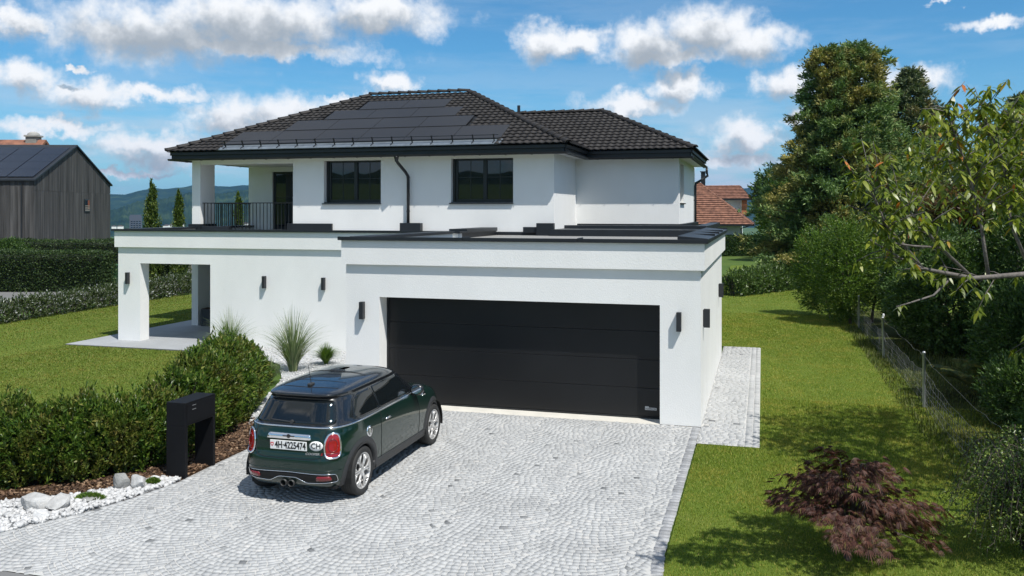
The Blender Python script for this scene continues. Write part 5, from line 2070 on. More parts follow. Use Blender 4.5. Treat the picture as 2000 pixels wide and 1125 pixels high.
leafy_tree('garden_tree', 'pale green deciduous tree behind the red tiled house roof', (1.4, 66.0), [((1.1, 66.0, 3.6), (1.6, 1.6, 2.0), 0.6), ((2.2, 67.0, 4.6), (1.6, 1.6, 1.6), 0.5)], 16000, 'tree_light', 0.22, 61)
leafy_tree('garden_tree', 'dark round tree between the red roof and the giant conifer', (1.2, 78.0), [((1.0, 78.0, 5.0), (2.0, 2.0, 2.4), 1.0)], 9000, 'tree_dark', 0.26, 62)
leafy_tree('garden_tree', 'yellow green shrubby tree right of the white house wall', (1.3, 70.5), [((1.3, 70.5, 2.1), (1.7, 1.4, 1.7), 1.0)], 9000, 'tree_light', 0.22, 63)
leafy_tree('copper_tree', 'copper brown leaved tree behind the cherry, right of the small conifer', (6.0, 27.0), [((5.6, 27.2, 3.75), (1.5, 1.4, 0.95), 0.55), ((6.9, 27.0, 4.6), (1.5, 1.4, 1.2), 0.5)], 20000, 'copper', 0.12, 64)
leafy_tree('shade_tree', 'leafy tree beyond the fence whose shade falls on the slope', (8.2, 17.5), [((7.6, 16.6, 4.8), (2.4, 3.2, 1.6), 0.5), ((7.2, 20.8, 4.8), (2.2, 2.4, 1.6), 0.35)], 28000, 'tree_dark', 0.24, 65)
leafy_tree('shade_tree', 'second leafy tree beyond the fence, nearer the road, shading the slope', (7.6, 11.4), [((6.9, 11.6, 4.6), (1.9, 2.4, 1.3), 1.0)], 26000, 'tree_dark', 0.2, 66)


def column_tree(name, label, base, H, r, seed, z0=0.0):
    rg = np.random.default_rng(seed)
    root = empty(name, (base[0], base[1], z0))
    tag(root, label, 'tree', 'slim column trees behind the house')
    n = 1000
    h = rg.random(n) ** 0.9
    tops = np.array([(0, 0, 1.0), (0.25 * r, 0.1, 0.93), (-0.35 * r, 0.1, 0.86)])
    w = rg.integers(0, 3, n)
    a = rg.uniform(0, 6.28, n)
    rr = r * np.interp(h, [0, 0.25, 0.6, 0.85, 1], [0.9, 1.0, 0.8, 0.42, 0.08]) * (0.35 + 0.65 * rg.random(n) ** 0.5) * (1 + 0.35 * np.sin(3 * a + 17 * h + seed) + 0.25 * np.sin(7 * a + 29 * h))
    P = np.stack([tops[w, 0] * h + rr * np.cos(a), tops[w, 1] * h + rr * np.sin(a), h * H * tops[w, 2]], 1)
    D = np.stack([0.35 * np.cos(a), 0.35 * np.sin(a), np.ones(n)], 1) + rg.normal(0, 0.2, (n, 3))
    foliage_obj('crown', shoots(P, D, 0.34, 8, 0.13, 0.075, rg), M['poplar'], root)
    MB().tube([(0, 0, 0), (0, 0, H * 0.95)], [0.10, 0.02], 8).build('trunk', M['bark'], root)


column_tree('column_tree', 'tallest slim column tree behind the parapet, nearest the wooden house', (-30.3, 38.1), 5.25, 0.46, 71)
column_tree('column_tree', 'slim column tree just left of the balcony pillar', (-28.97, 38.5), 4.78, 0.36, 72)
column_tree('column_tree', 'slim column tree seen through the balcony railing', (-26.0, 39.35), 4.6, 0.30, 73)

# ------------------------------------------------------------------ cherry tree leaning in from the side
def cherry_tree():
    rg = np.random.default_rng(81)
    base = np.array([4.9, 11.2, 0.0])
    root = empty('cherry_tree', tuple(base))
    tag(root, 'cherry tree with drooping leaves and bare grey twigs reaching in over the fence', 'tree')
    LB = []
    def limb(pts, r, dens=28):
        LB.append((np.array(pts, float), r, dens))
    limb([(4.9, 11.2, -0.1), (4.8, 11.1, 1.2), (4.55, 10.9, 2.2), (4.3, 10.6, 2.9)], (0.16, 0.10))
    limb([(4.55, 10.9, 2.2), (3.6, 10.1, 2.75), (2.8, 9.4, 2.98), (2.31, 8.99, 3.02), (1.81, 8.63, 3.0), (1.34, 8.29, 3.1), (1.15, 8.13, 3.19), (0.87, 7.84, 3.36)], (0.040, 0.006), 7)
    limb([(1.97, 8.78, 3.01), (1.93, 8.77, 3.3), (1.9, 8.76, 3.52), (1.77, 8.62, 3.98), (1.66, 8.5, 4.2), (1.53, 8.35, 4.53)], (0.018, 0.005))
    limb([(1.34, 8.29, 3.1), (1.2, 8.2, 3.28), (1.01, 7.99, 3.48), (0.89, 7.85, 3.74), (0.74, 7.7, 3.86)], (0.018, 0.005))
    limb([(1.81, 8.63, 3.0), (1.5, 8.5, 3.3), (1.28, 8.3, 3.55), (1.05, 8.1, 3.78), (0.86, 7.95, 3.95)], (0.018, 0.005))
    limb([(1.6, 8.5, 3.0), (1.45, 8.4, 2.86), (1.25, 8.3, 2.80), (1.12, 8.2, 2.77)], (0.012, 0.005), 1)
    limb([(1.50, 8.40, 3.28), (1.25, 8.2, 3.30), (1.0, 8.0, 3.34), (0.9, 7.9, 3.42)], (0.011, 0.004), 3)
    limb([(4.3, 10.6, 2.9), (3.5, 10.2, 3.6), (2.9, 9.8, 4.1), (2.4, 9.2, 4.4), (2.13, 8.93, 4.45)], (0.045, 0.006))
    limb([(2.4, 9.1, 3.02), (2.2, 9.0, 3.5), (2.15, 8.95, 4.0), (2.0, 8.9, 4.35), (1.9, 8.8, 4.62)], (0.017, 0.005))
    limb([(4.3, 10.6, 2.9), (4.2, 11.6, 3.8), (3.8, 12.6, 4.5), (3.3, 13.4, 4.9)], (0.07, 0.012))
    limb([(4.3, 10.6, 2.9), (4.6, 9.6, 3.9), (4.5, 8.8, 4.6), (4.2, 8.2, 5.0)], (0.07, 0.012))
    limb([(4.2, 11.6, 3.8), (3.3, 12.0, 4.1), (2.7, 12.4, 4.2), (2.2, 12.8, 4.3)], (0.04, 0.008))
    limb([(3.8, 12.6, 4.5), (4.2, 13.8, 4.8), (4.4, 15.0, 4.9)], (0.04, 0.008))
    limb([(3.2, 9.8, 2.9), (2.9, 10.1, 2.5), (2.7, 10.2, 2.2)], (0.02, 0.005))
    tb = MB()
    twigs = []
    for pts, (r0, r1), dens in LB:
        n = len(pts)
        tb.tube([tuple(p - base) for p in pts], [r0 + (r1 - r0) * i / (n - 1) for i in range(n)], 8)
        seg = np.linalg.norm(np.diff(pts, axis=0), axis=1)
        cs = np.concatenate([[0], np.cumsum(seg)])
        L = cs[-1]
        thick = r0 > 0.05
        m = int(L * dens)
        for j in range(m):
            s = L * (0.22 + 0.78 * rg.random() ** 0.8)
            p = np.array([np.interp(s, cs, pts[:, i]) for i in range(3)])
            k = min(len(seg) - 1, np.searchsorted(cs, s) - 1)
            d = (pts[k + 1] - pts[k]) / seg[k]
            q = unit(rg.normal(size=3)) * 0.9 + d * 0.7 + np.array([0, 0, 0.35])
            q = q / np.linalg.norm(q)
            tl = rg.uniform(0.10, 0.42) * (1.5 if thick else 1.0)
            e = p + q * tl + np.array([0, 0, -0.04])
            tb.tube([tuple(p - base), tuple((p + e) / 2 - base + np.array([0, 0, 0.015])), tuple(e - base)], [0.006, 0.004, 0.0025], 4)
            twigs.append((e, q))
            if tl > 0.3:
                twigs.append(((p + e) / 2, q))
        twigs.append((pts[-1], (pts[-1] - pts[-2]) / (seg[-1] + 1e-9)))
    tb.build('trunk', M['bark_cherry'], root, smooth=True)
    B, D, Nn = [], [], []
    for e, q in twigs:
        k = int(rg.integers(5, 10))
        for i in range(k):
            a = rg.uniform(0, 6.283)
            d = np.array([math.cos(a), math.sin(a), rg.uniform(-1.1, 0.05)]) + q * 0.3
            B.append(e - q * rg.uniform(0, 0.10) - base)
            D.append(d)
            Nn.append(np.array([0, 0, 1.0]) + rg.normal(0, 0.3, 3))
    B, D, Nn = np.array(B), np.array(D), np.array(Nn)
    L = rg.uniform(0.055, 0.108, len(B))
    foliage_obj('crown', big_leaves(B, D, Nn, L, L * 0.37, 0.5), M['cherry'], root)
    # the outer crown further back throws its shade on the lawn
    P, Dd = ell_points(np.array([3.7, 13.0, 4.3]) - base, (1.9, 2.6, 0.9), 1500, rg, 0.3, 5, 0.3)
    k = 4
    PP = np.repeat(P, k, 0) + rg.normal(0, 0.06, (len(P) * k, 3))
    DD = rand_dirs(len(PP), rg) * np.array([1, 1, 0.6]) + np.array([0, 0, -0.3])
    L = rg.uniform(0.08, 0.13, len(PP))
    foliage_obj('crown', big_leaves(PP, DD, np.tile([0, 0, 1.0], (len(PP), 1)), L, L * 0.42, 0.4), M['cherry'], root)


cherry_tree()


# ------------------------------------------------------------------ red lace-leaf maple
def red_maple():
    rg = np.random.default_rng(91)
    base = np.array([0.86, 9.62, 0.0])
    root = empty('red_maple', tuple(base))
    tag(root, 'small dark red lace-leaf maple spreading low over the lawn', 'shrub')
    tb = MB()
    tb.tube([(0, 0, -0.05), (-0.03, 0.02, 0.14), (0.02, 0.0, 0.28)], [0.035, 0.028, 0.022], 8)
    tips, dirs = [], []
    lay = []
    for j in range(44):
        a = 2 * math.pi * j / 44 * 2.4 + rg.normal(0, 0.25)
        R_ = rg.uniform(0.35, 1.0)
        h = 0.98 - 0.66 * R_ ** 1.5 + rg.normal(0, 0.13)
        e = np.array([R_ * 0.86 * math.cos(a), R_ * 0.80 * math.sin(a), max(0.12, h)])
        m = e * np.array([0.5, 0.5, 0.0]) + np.array([0, 0, max(0.34, h * 0.98)])
        tb.tube([(0.01, 0, 0.22), tuple(m * 0.55 + np.array([0, 0, 0.12])), tuple(m), tuple(e)], [0.014, 0.010, 0.007, 0.003], 5)
        lay.append((m, e, a))
    B, D = [], []
    for m, e, a in lay:
        # leaves hang in thin flat pads with gaps between them
        c0 = np.array([0.01, 0, 0.3])
        for q in range(4):
            f = (0.45, 0.72, 0.95, 1.05)[q] + rg.normal(0, 0.05)
            c = c0 + (m - c0) * min(1, f / 0.6) if f < 0.6 else m + (e - m) * (f - 0.6) / 0.4
            n = int(rg.integers(8, 17))
            sd = np.array([-math.sin(a), math.cos(a), 0])
            rd = np.array([math.cos(a), math.sin(a), -0.12])
            P = c[None] + sd[None] * rg.normal(0, 0.095, n)[:, None] + rd[None] * rg.normal(0.02, 0.085, n)[:, None] + np.array([0, 0, 1.0]) * rg.normal(0.02, 0.016, n)[:, None]
            B.append(P)
            D.append(np.stack([np.full(n, math.cos(a)) * 0.9, np.full(n, math.sin(a)) * 0.9, np.full(n, -0.5)], 1) + rg.normal(0, 0.4, (n, 3)))
    B, D = np.concatenate(B), unit(np.concatenate(D))
    k = 7
    n = len(B)
    side = unit(np.cross(D, np.array([0, 0, 1.0]) + rg.normal(0, 0.2, (n, 3))))
    fan = np.tile(np.linspace(-1.0, 1.0, k), n)
    BB, DD, SS = np.repeat(B, k, 0), np.repeat(D, k, 0), np.repeat(side, k, 0)
    LD = DD * np.cos(fan)[:, None] + SS * np.sin(fan)[:, None]
    L = 0.10 * (1 - 0.35 * np.abs(fan)) * np.repeat(rg.uniform(0.7, 1.2, n), k)
    V, F = leaves(BB, LD, np.cross(LD, SS) + 0.01, L, L * 0.105, fold=0.0, droop=0.22)
    foliage_obj('crown', (V, F), M['maple'], root)
    tb.build('trunk', M['bark'], root)


red_maple()


# ------------------------------------------------------------------ cotoneaster at the lower right corner
def arching(name, label, c, n, seed, H, R_, mat, leaf, cat='shrub'):
    rg = np.random.default_rng(seed)
    root = empty(name, (c[0], c[1], 0))
    tag(root, label, cat)
    tb = MB()
    parts = []
    for j in range(n):
        a = rg.uniform(0, 6.283)
        r_ = R_ * rg.uniform(0.35, 1.1)
        h = H * rg.uniform(0.3, 1.1)
        pts = [np.array([0.25 * r_ * math.cos(a) * t0 / 0.25, 0.25 * r_ * math.sin(a) * t0 / 0.25, 0]) for t0 in (0,)]
        P = []
        ns = 12
        for i in range(ns):
            t = i / (ns - 1)
            P.append(np.array([r_ * math.cos(a) * t, r_ * math.sin(a) * t, h * (1 - (1 - min(1, t * 1.6)) ** 2) - 0.62 * h * max(0, t - 0.45) ** 2 / 0.3]) + rg.normal(0, 0.02, 3) * (i > 0))
        P = np.array(P)
        P[:, 2] = np.maximum(P[:, 2], 0.02)
        tb.tube([tuple(p) for p in P], [0.007 * (1 - 0.7 * i / (ns - 1)) for i in range(ns)], 4)
        m = 90
        s = rg.uniform(0.15, 1.0, m) * (ns - 1)
        Q = np.stack([np.interp(s, np.arange(ns), P[:, i]) for i in range(3)], 1) + rg.normal(0, 0.03, (m, 3))
        D = rand_dirs(m, rg) + np.array([0.3 * math.cos(a), 0.3 * math.sin(a), 0.2])
        L = leaf * rg.uniform(0.6, 1.2, m)
        parts.append(leaves(Q, D, rand_dirs(m, rg), L, L * 0.55))
    foliage_obj('foliage', join(parts), M[mat], root)
    tb.build('stem', M['bark'], root)


arching('cotoneaster', 'arching small-leaved evergreen bush round the last fence post', (2.66, 10.3, 0), 170, 95, 1.2, 0.85, 'cotoneaster', 0.036)


# ferns in the shade beyond the fence
def fern(c, R_, seed, label):
    rg = np.random.default_rng(seed)
    root = empty('fern', (c[0], c[1], 0))
    tag(root, label, 'fern', 'ferns beyond the fence')
    parts = []
    for j in range(34):
        a = rg.uniform(0, 6.283)
        L = R_ * rg.uniform(0.7, 1.15)
        m = 26
        t = np.linspace(0.12, 1, m)
        P = np.stack([L * 0.75 * t * math.cos(a), L * 0.75 * t * math.sin(a), L * (1.05 * t - 0.62 * t * t)], 1)
        T = unit(np.gradient(P, axis=0))
        sd = np.array([-math.sin(a), math.cos(a), 0])
        wl = 0.17 * L * np.sin(np.clip(t * 1.05, 0, 1) * math.pi) ** 0.7 + 0.01
        for s in (1, -1):
            D = sd[None] * s + T * 0.45 + np.array([0, 0, -0.15])
            parts.append(leaves(P, D, np.tile([0, 0, 1.0], (m, 1)), wl, 0.032 * L, fold=0.0))
    foliage_obj('frond', join(parts), M['fern'], root)


fern((4.05, 18.6), 1.25, 101, 'large fern with yellowish fronds on the shaded slope beyond the fence')
fern((4.75, 19.4), 1.1, 102, 'darker fern behind the large yellowish one, beyond the fence')
fern((5.0, 17.4), 1.0, 103, 'fern at the picture edge on the shaded slope, under the cherry')


# ------------------------------------------------------------------ ornamental grasses
def reed(name, label, c, n, H, R_, seed, mat, w=0.010, stiff=0.5, group='ornamental grasses by the house wall'):
    rg = np.random.default_rng(seed)
    a = rg.uniform(0, 6.283, n)
    L = H * rg.uniform(0.55, 1.15, n)
    lean = R_ * rg.random(n) ** 0.8
    k = 8
    t = np.linspace(0, 1, k)
    out = np.stack([np.cos(a), np.sin(a)], 1)
    b0 = out * (0.085 * R_ * rg.random(n) ** 0.5)[:, None]
    rad = lean[:, None] * t[None] ** (1.6 + stiff)
    z_ = L[:, None] * (t[None] - 0.42 * (lean / (R_ + 1e-6))[:, None] * t[None] ** 3)
    C = np.empty((n, k, 3))
    C[:, :, 0] = b0[:, 0:1] + out[:, 0:1] * rad
    C[:, :, 1] = b0[:, 1:2] + out[:, 1:2] * rad
    C[:, :, 2] = z_
    sd = np.stack([-np.sin(a + rg.normal(0, 0.6, n)), np.cos(a), np.zeros(n)], 1)
    wd = w * np.array([0.8, 1, 1, 0.95, 0.85, 0.7, 0.45, 0.08])
    V = np.empty((n, 2 * k, 3))
    V[:, 0::2] = C + sd[:, None] * wd[None, :, None] * 0.5
    V[:, 1::2] = C - sd[:, None] * wd[None, :, None] * 0.5
    F = []
    for i in range(k - 1):
        F += [[2 * i, 2 * i + 1, 2 * i + 3], [2 * i, 2 * i + 3, 2 * i + 2]]
    F = (np.array(F)[None] + (np.arange(n) * 2 * k)[:, None, None]).reshape(-1, 3)
    o = foliage_obj(name, (V.reshape(-1, 3), F), M[mat])
    o.location = (c[0], c[1], -0.01)
    tag(o, label, 'grass', group)
    return o


reed('reed_grass', 'tall fountain of arching reed grass against the white wall', (-10.15, 17.5), 520, 1.42, 1.05, 111, 'miscanthus', 0.010, 0.1)
reed('reed_grass', 'reed grass behind the tall laurel, beside the open corner', (-12.7, 18.9), 380, 1.2, 1.0, 112, 'miscanthus', 0.010, 0.1)
reed('grass_tuft', 'low round bright green grass tuft beside the garage wall', (-9.86, 18.5), 700, 0.52, 0.42, 113, 'tuft', 0.012, 0.2)
reed('grass_tuft', 'soft feathery grass tuft at the end of the laurel, before the reed grass', (-9.95, 16.2), 520, 0.55, 0.42, 114, 'miscanthus', 0.010, 0.3)


# ------------------------------------------------------------------ lawn blades
def blades(polys, density, h, w, seed, holes=()):
    rg = np.random.default_rng(seed)
    Ps = []
    for poly, dn in zip(polys, density):
        xs, ys = [p[0] for p in poly], [p[1] for p in poly]
        A = (max(xs) - min(xs)) * (max(ys) - min(ys))
        n = int(A * dn)
        P = np.stack([rg.uniform(min(xs), max(xs), n), rg.uniform(min(ys), max(ys), n)], 1)
        P = P[in_poly(P, poly)]
        for hpoly in holes:
            P = P[~in_poly(P, hpoly)]
        Ps.append(P)
    P = np.concatenate(Ps)
    n = len(P)
    a = rg.uniform(0, 6.283, n)
    ln = rg.uniform(0.0, 0.8, n)
    hh = h * rg.uniform(0.5, 1.35, n) * (1 + 0.35 * lump(np.stack([P[:, 0], P[:, 1], 0 * P[:, 0]], 1), seed, 1.3))
    d2 = np.hypot(P[:, 0], P[:, 1])
    ww = w * (0.7 + d2 / 14.0)
    base = np.stack([P[:, 0], P[:, 1], np.full(n, -0.012)], 1)
    sd = np.stack([np.cos(a), np.sin(a), 0 * a], 1)
    tip = base + np.stack([np.sin(a) * hh * ln, -np.cos(a) * hh * ln, hh], 1)
    V = np.empty((n, 3, 3))
    V[:, 0] = base + sd * ww[:, None] * 0.5
    V[:, 1] = base - sd * ww[:, None] * 0.5
    V[:, 2] = tip
    return V.reshape(-1, 3), np.arange(n * 3).reshape(-1, 3)


RL1 = [(-0.965, 8.0), (3.6, 8.0), (3.9, 14.0), (3.9, 17.5), (-0.02, 17.5), (-0.02, 13.80), (-0.965, 13.79)]
RL2 = [(-0.02, 17.5), (3.2, 17.5), (3.2, 32), (-2.4, 32), (-2.4, 23.95), (-0.02, 23.95)]
RL3 = [(-3.0, 32), (4.0, 32), (5, 50), (-4, 50)]
o = foliage_obj('lawn_grass', blades([RL1, RL2, RL3], [5000, 1800, 450], 0.026, 0.0062, 121), M['grass'])
tag(o, 'short mown grass of the lawn beside the garage', 'grass', kind='stuff')
LL = [(-17.9, 9.0), (-9.4, 9.0), (-9.1, 10.5), (-9.3, 13.0), (-9.9, 15.5), (-10.8, 17.5), (-11.7, 18.6), (-13.6, 19.25), (-18.1, 19.3), (-18.1, 12)]
LL2 = [(-24.0, 12), (-18.1, 12), (-18.15, 32), (-24.0, 32)]
o = foliage_obj('lawn_grass', blades([LL, LL2], [1250, 560], 0.026, 0.0085, 122), M['grass_left_dim'])
tag(o, 'short mown grass of the lawn left of the house', 'grass', kind='stuff')
# rough grass along the foot of the fence and on the shaded slope
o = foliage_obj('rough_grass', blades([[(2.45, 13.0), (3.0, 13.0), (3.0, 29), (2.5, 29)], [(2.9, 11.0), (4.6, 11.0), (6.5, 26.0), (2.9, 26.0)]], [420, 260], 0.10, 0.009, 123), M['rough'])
tag(o, 'longer rough grass along the fence and on the slope beyond it', 'grass', kind='stuff')


# ------------------------------------------------------------------ mulch, pebbles, boulders
def chips(poly, n, size, seed, z=0.0, zs=0.02, flat=0.3, holes=()):
    rg = np.random.default_rng(seed)
    xs, ys = [p[0] for p in poly], [p[1] for p in poly]
    P = np.stack([rg.uniform(min(xs), max(xs), n), rg.uniform(min(ys), max(ys), n)], 1)
    P = P[in_poly(P, poly)]
    n = len(P)
    c = np.stack([P[:, 0], P[:, 1], z + rg.random(n) * zs], 1)
    # each stone: a skewed eight-cornered block
    cube = np.array([[-1, -1, -1], [1, -1, -1], [1, 1, -1], [-1, 1, -1], [-1, -1, 1], [1, -1, 1], [1, 1, 1], [-1, 1, 1]], float)
    s = size * rg.uniform(0.4, 1.3, (n, 1, 1)) * np.stack([rg.uniform(0.6, 1.3, n), rg.uniform(0.5, 1.0, n), rg.uniform(flat * 0.6, flat * 1.4, n)], 1)[:, None]
    V = cube[None] * s * (1 + rg.uniform(-0.35, 0.35, (n, 8, 1)))
    V[:, 4:, :2] *= rg.uniform(0.45, 0.9, (n, 1, 1))
    # tilt and turn
    a = rg.uniform(0, 6.283, n)
    b = rg.normal(0, 0.35, n)
    ca, sa, cb, sb = np.cos(a), np.sin(a), np.cos(b), np.sin(b)
    X, Y, Z = V[..., 0].copy(), V[..., 1].copy(), V[..., 2].copy()
    X2 = X * cb[:, None] + Z * sb[:, None]
    Z2 = -X * sb[:, None] + Z * cb[:, None]
    V[..., 0] = X2 * ca[:, None] - Y * sa[:, None]
    V[..., 1] = X2 * sa[:, None] + Y * ca[:, None]
    V[..., 2] = Z2
    V = V + c[:, None]
    F1 = np.array([(0, 3, 2, 1), (4, 5, 6, 7), (0, 1, 5, 4), (1, 2, 6, 5), (2, 3, 7, 6), (3, 0, 4, 7)])
    F = (F1[None] + (np.arange(n) * 8)[:, None, None]).reshape(-1, 4)
    return V.reshape(-1, 3), F


MUL = [(-7.52, 10.05), (-7.53, 13.3), (-8.7, 13.3), (-8.6, 11.0), (-8.4, 9.9), (-9.3, 9.0), (-9.6, 8.7), (-8.4, 9.0), (-8.0, 9.55)]
o = foliage_obj('bark_mulch', chips(MUL, 9000, 0.022, 131, -0.004, 0.02, 0.3), M['mulch'])
tag(o, 'brown bark mulch under the laurel and the mailbox stand', 'mulch', kind='stuff')
o = foliage_obj('pebbles', chips(STONES, 5200, 0.033, 132, 0.0, 0.035, 0.5), M['pebble'])
tag(o, 'white broken stone bordering the drive', 'gravel', kind='stuff')
o = foliage_obj('pebbles', chips(GRAV, 8500, 0.020, 133, -0.002, 0.012, 0.5), M['pebble'])
tag(o, 'white gravel at the foot of the house wall', 'gravel', kind='stuff')


def boulder(label, c, s, seed, mat, rot=0.0):
    bm = bmesh.new()
    bmesh.ops.create_icosphere(bm, subdivisions=3, radius=1.0)
    P = np.array([v.co[:] for v in bm.verts])
    rg = np.random.default_rng(seed)
    # cut flat facets, then roughen
    for k in range(24):
        nn = unit(rg.normal(size=3))
        lim = rg.uniform(0.48, 0.80)
        dd = P @ nn
        P = P - np.outer(np.maximum(0, dd - lim), nn)
    P = P * (1 + 0.05 * lump(P * 3, seed)[:, None] + rg.normal(0, 0.008, (len(P), 1)))
    P = P * np.array(s)
    for v, p in zip(bm.verts, P):
        v.co = p
    me = bpy.data.meshes.new('boulder')
    bm.to_mesh(me)
    bm.free()
    o = link('boulder', me, M[mat], None, (c[0], c[1], s[2] * 0.55), (0, 0, rot))
    tag(o, label, 'stone', 'boulders in the white stone border')
    return o


boulder('large pale boulder in the white stones at the left picture edge', (-8.42, 8.52), (0.25, 0.18, 0.17), 1, 'boulder', 0.4)
boulder('slanting white boulder right of the largest pale boulder', (-8.12, 8.58), (0.22, 0.15, 0.15), 2, 'boulder', 1.2)
boulder('flat white stone in front of the largest pale boulder', (-8.12, 8.30), (0.16, 0.13, 0.08), 3, 'pebble', 0.2)
boulder('upright square grey boulder beside the round white one', (-7.93, 9.42), (0.15, 0.13, 0.19), 12, 'boulder_grey', 0.1)
boulder('round white boulder right of the square grey boulder', (-7.76, 9.50), (0.15, 0.14, 0.14), 5, 'boulder', 0.7)
boulder('small white stone below the mailbox stand', (-7.78, 9.83), (0.10, 0.08, 0.07), 6, 'pebble', 0.3)
boulder('small flat grey stone near the moss cushion by the drive', (-7.98, 8.90), (0.10, 0.08, 0.06), 8, 'boulder_grey', 0.9)


def cushion(label, c, r, seed):
    rg = np.random.default_rng(seed)
    n = 900
    a = rg.uniform(0, 6.283, n)
    q = rg.random(n) ** 0.5
    P = np.stack([c[0] + r[0] * q * np.cos(a), c[1] + r[1] * q * np.sin(a), 0.02 + r[2] * (1 - q ** 2)], 1)
    D = np.stack([np.cos(a) * q, np.sin(a) * q, np.ones(n)], 1) + rg.normal(0, 0.35, (n, 3))
    L = rg.uniform(0.02, 0.05, n)
    o = foliage_obj('cushion_plant', leaves(P, D, rand_dirs(n, rg), L, L * 0.35), M['tuft'], None, (c[0], c[1], 0))
    tag(o, label, 'plant', 'cushion plants in the white stones')


cushion('wide mossy green cushion plant in the white stones', (-8.03, 8.98), (0.20, 0.09, 0.05), 141)
cushion('small round green cushion plant near the mailbox stand', (-7.70, 9.72), (0.09, 0.06, 0.05), 142)
# ------------------------------------------------------------------ mailbox stand
ms = empty('mailbox_stand', (-7.61, 10.40, 0))
tag(ms, 'black metal mailbox stand shaped like a gate, beside the drive', 'mailbox')
M['mail_black'] = pmat('mailbox_black', (0.006, 0.0065, 0.008), 0.6, var=0.15, vscale=3, spec=0.2)
MB().box(-0.15, 0.15, -0.34, -0.285, -0.03, 0.70).build('leg', M['mail_black'], ms, bevel=0.004)
MB().box(-0.15, 0.15, 0.28, 0.33, -0.03, 0.70).build('leg', M['mail_black'], ms, bevel=0.004)
MB().box(-0.15, 0.15, -0.34, 0.33, 0.70, 1.015).build('box', M['mail_black'], ms, bevel=0.005)
MB().box(0.150, 0.157, -0.31, 0.30, 0.73, 0.985).build('flap', M['mail_black'], ms, bevel=0.003)
M['slot'] = pmat('slot_edge', (0.35, 0.36, 0.37), 0.4, metal=0.5)
for zz in (0.955, 0.90):
    MB().box(0.157, 0.160, -0.20, -0.12, zz, zz + 0.007).build('name_slot', M['slot'], ms)

# ------------------------------------------------------------------ wire fence
M['galv'] = pmat('galvanised_steel', (0.42, 0.43, 0.44), 0.45, metal=0.6, var=0.2, vscale=6)
M['wire'] = pmat('fence_wire', (0.20, 0.21, 0.22), 0.55, metal=0.4)
fence = empty('wire_fence', (2.85, 20, 0))
tag(fence, 'sagging wire mesh fence with grey steel posts beside the right lawn', 'fence')
posts = [(2.87, 6.2), (2.87, 11.15), (2.86, 17.5), (2.85, 23.0), (2.84, 28.6), (2.82, 34.2)]
pb = MB().lathe([(0.026, -0.05), (0.026, 0.985), (0.031, 0.987), (0.031, 1.005), (0.020, 1.022), (0.0, 1.025)], 12).build('post', M['galv'], fence, smooth=True)
for i, (x, y) in enumerate(posts):
    o = pb if i == 0 else pb.copy()
    if i:
        COL.objects.link(o)
    o.location = (x - 2.85, y - 20, 0)
    o.scale = (1.5 if i == 1 else 1.0, 1.5 if i == 1 else 1.0, 1.0)
    o.rotation_euler = (random.gauss(0, 0.01), random.gauss(0, 0.012), 0)
rg = np.random.default_rng(5)
wires = []
for (x0, y0), (x1, y1) in zip(posts[:-1], posts[1:]):
    hs = [0.06, 0.18, 0.30, 0.42, 0.54, 0.68, 0.93]
    n = 16
    G = np.zeros((len(hs), n + 1, 3))
    t = np.linspace(0, 1, n + 1)
    sway = rg.normal(0, 0.05)
    for i, h in enumerate(hs):
        sag = (0.05 + 0.16 * h) * (0.6 + 0.8 * rg.random()) * (1.0 if h < 0.9 else 0.5)
        G[i, :, 0] = x0 + (x1 - x0) * t + np.sin(t * math.pi) * (sway + 0.06 * h) + rg.normal(0, 0.012, n + 1)
        G[i, :, 1] = y0 + (y1 - y0) * t
        G[i, :, 2] = np.maximum(0.02, h - sag * np.sin(t * math.pi) + rg.normal(0, 0.012, n + 1))
    for i in range(len(hs)):
        wb = MB().tube([tuple(p - np.array([2.85, 20, 0])) for p in G[i]], 0.0028, 3, cap=False)
        wb.build('wire', M['wire'], fence)
    vb = MB()
    for k in range(36):
        f = (k + 0.5) / 36 * n
        a = int(f)
        u = f - a
        pts = [tuple(G[i, a] * (1 - u) + G[i, a + 1] * u - np.array([2.85, 20, 0])) for i in range(len(hs) - 1)]
        vb.tube(pts, 0.0022, 3, cap=False)
    o = vb.build('wire_mesh', M['wire'], fence)
    o['kind'] = 'stuff'
MB().lathe([(0.0, 1.10), (0.022, 1.09), (0.028, 1.05), (0.020, 1.02), (0.0, 1.0)], 10).build('insulator', M['white_paint'], fence, loc=(posts[3][0] - 2.85, posts[3][1] - 20, 0))

# ------------------------------------------------------------------ things under the open corner and beyond the left lawn
pt = MB().box(-0.21, 0.21, -0.21, 0.21, 0.012, 0.55).build('planter', pmat('planter_anthracite', (0.03, 0.033, 0.038), 0.6), None, bevel=0.015, loc=(-16.65, 23.7, 0))
me_ = MB().box(-0.19, 0.19, -0.19, 0.19, 0.555, 0.562).build('soil', M['mulch_soil'], pt)
tag(pt, 'dark square planter box standing at the wall under the open corner', 'planter')

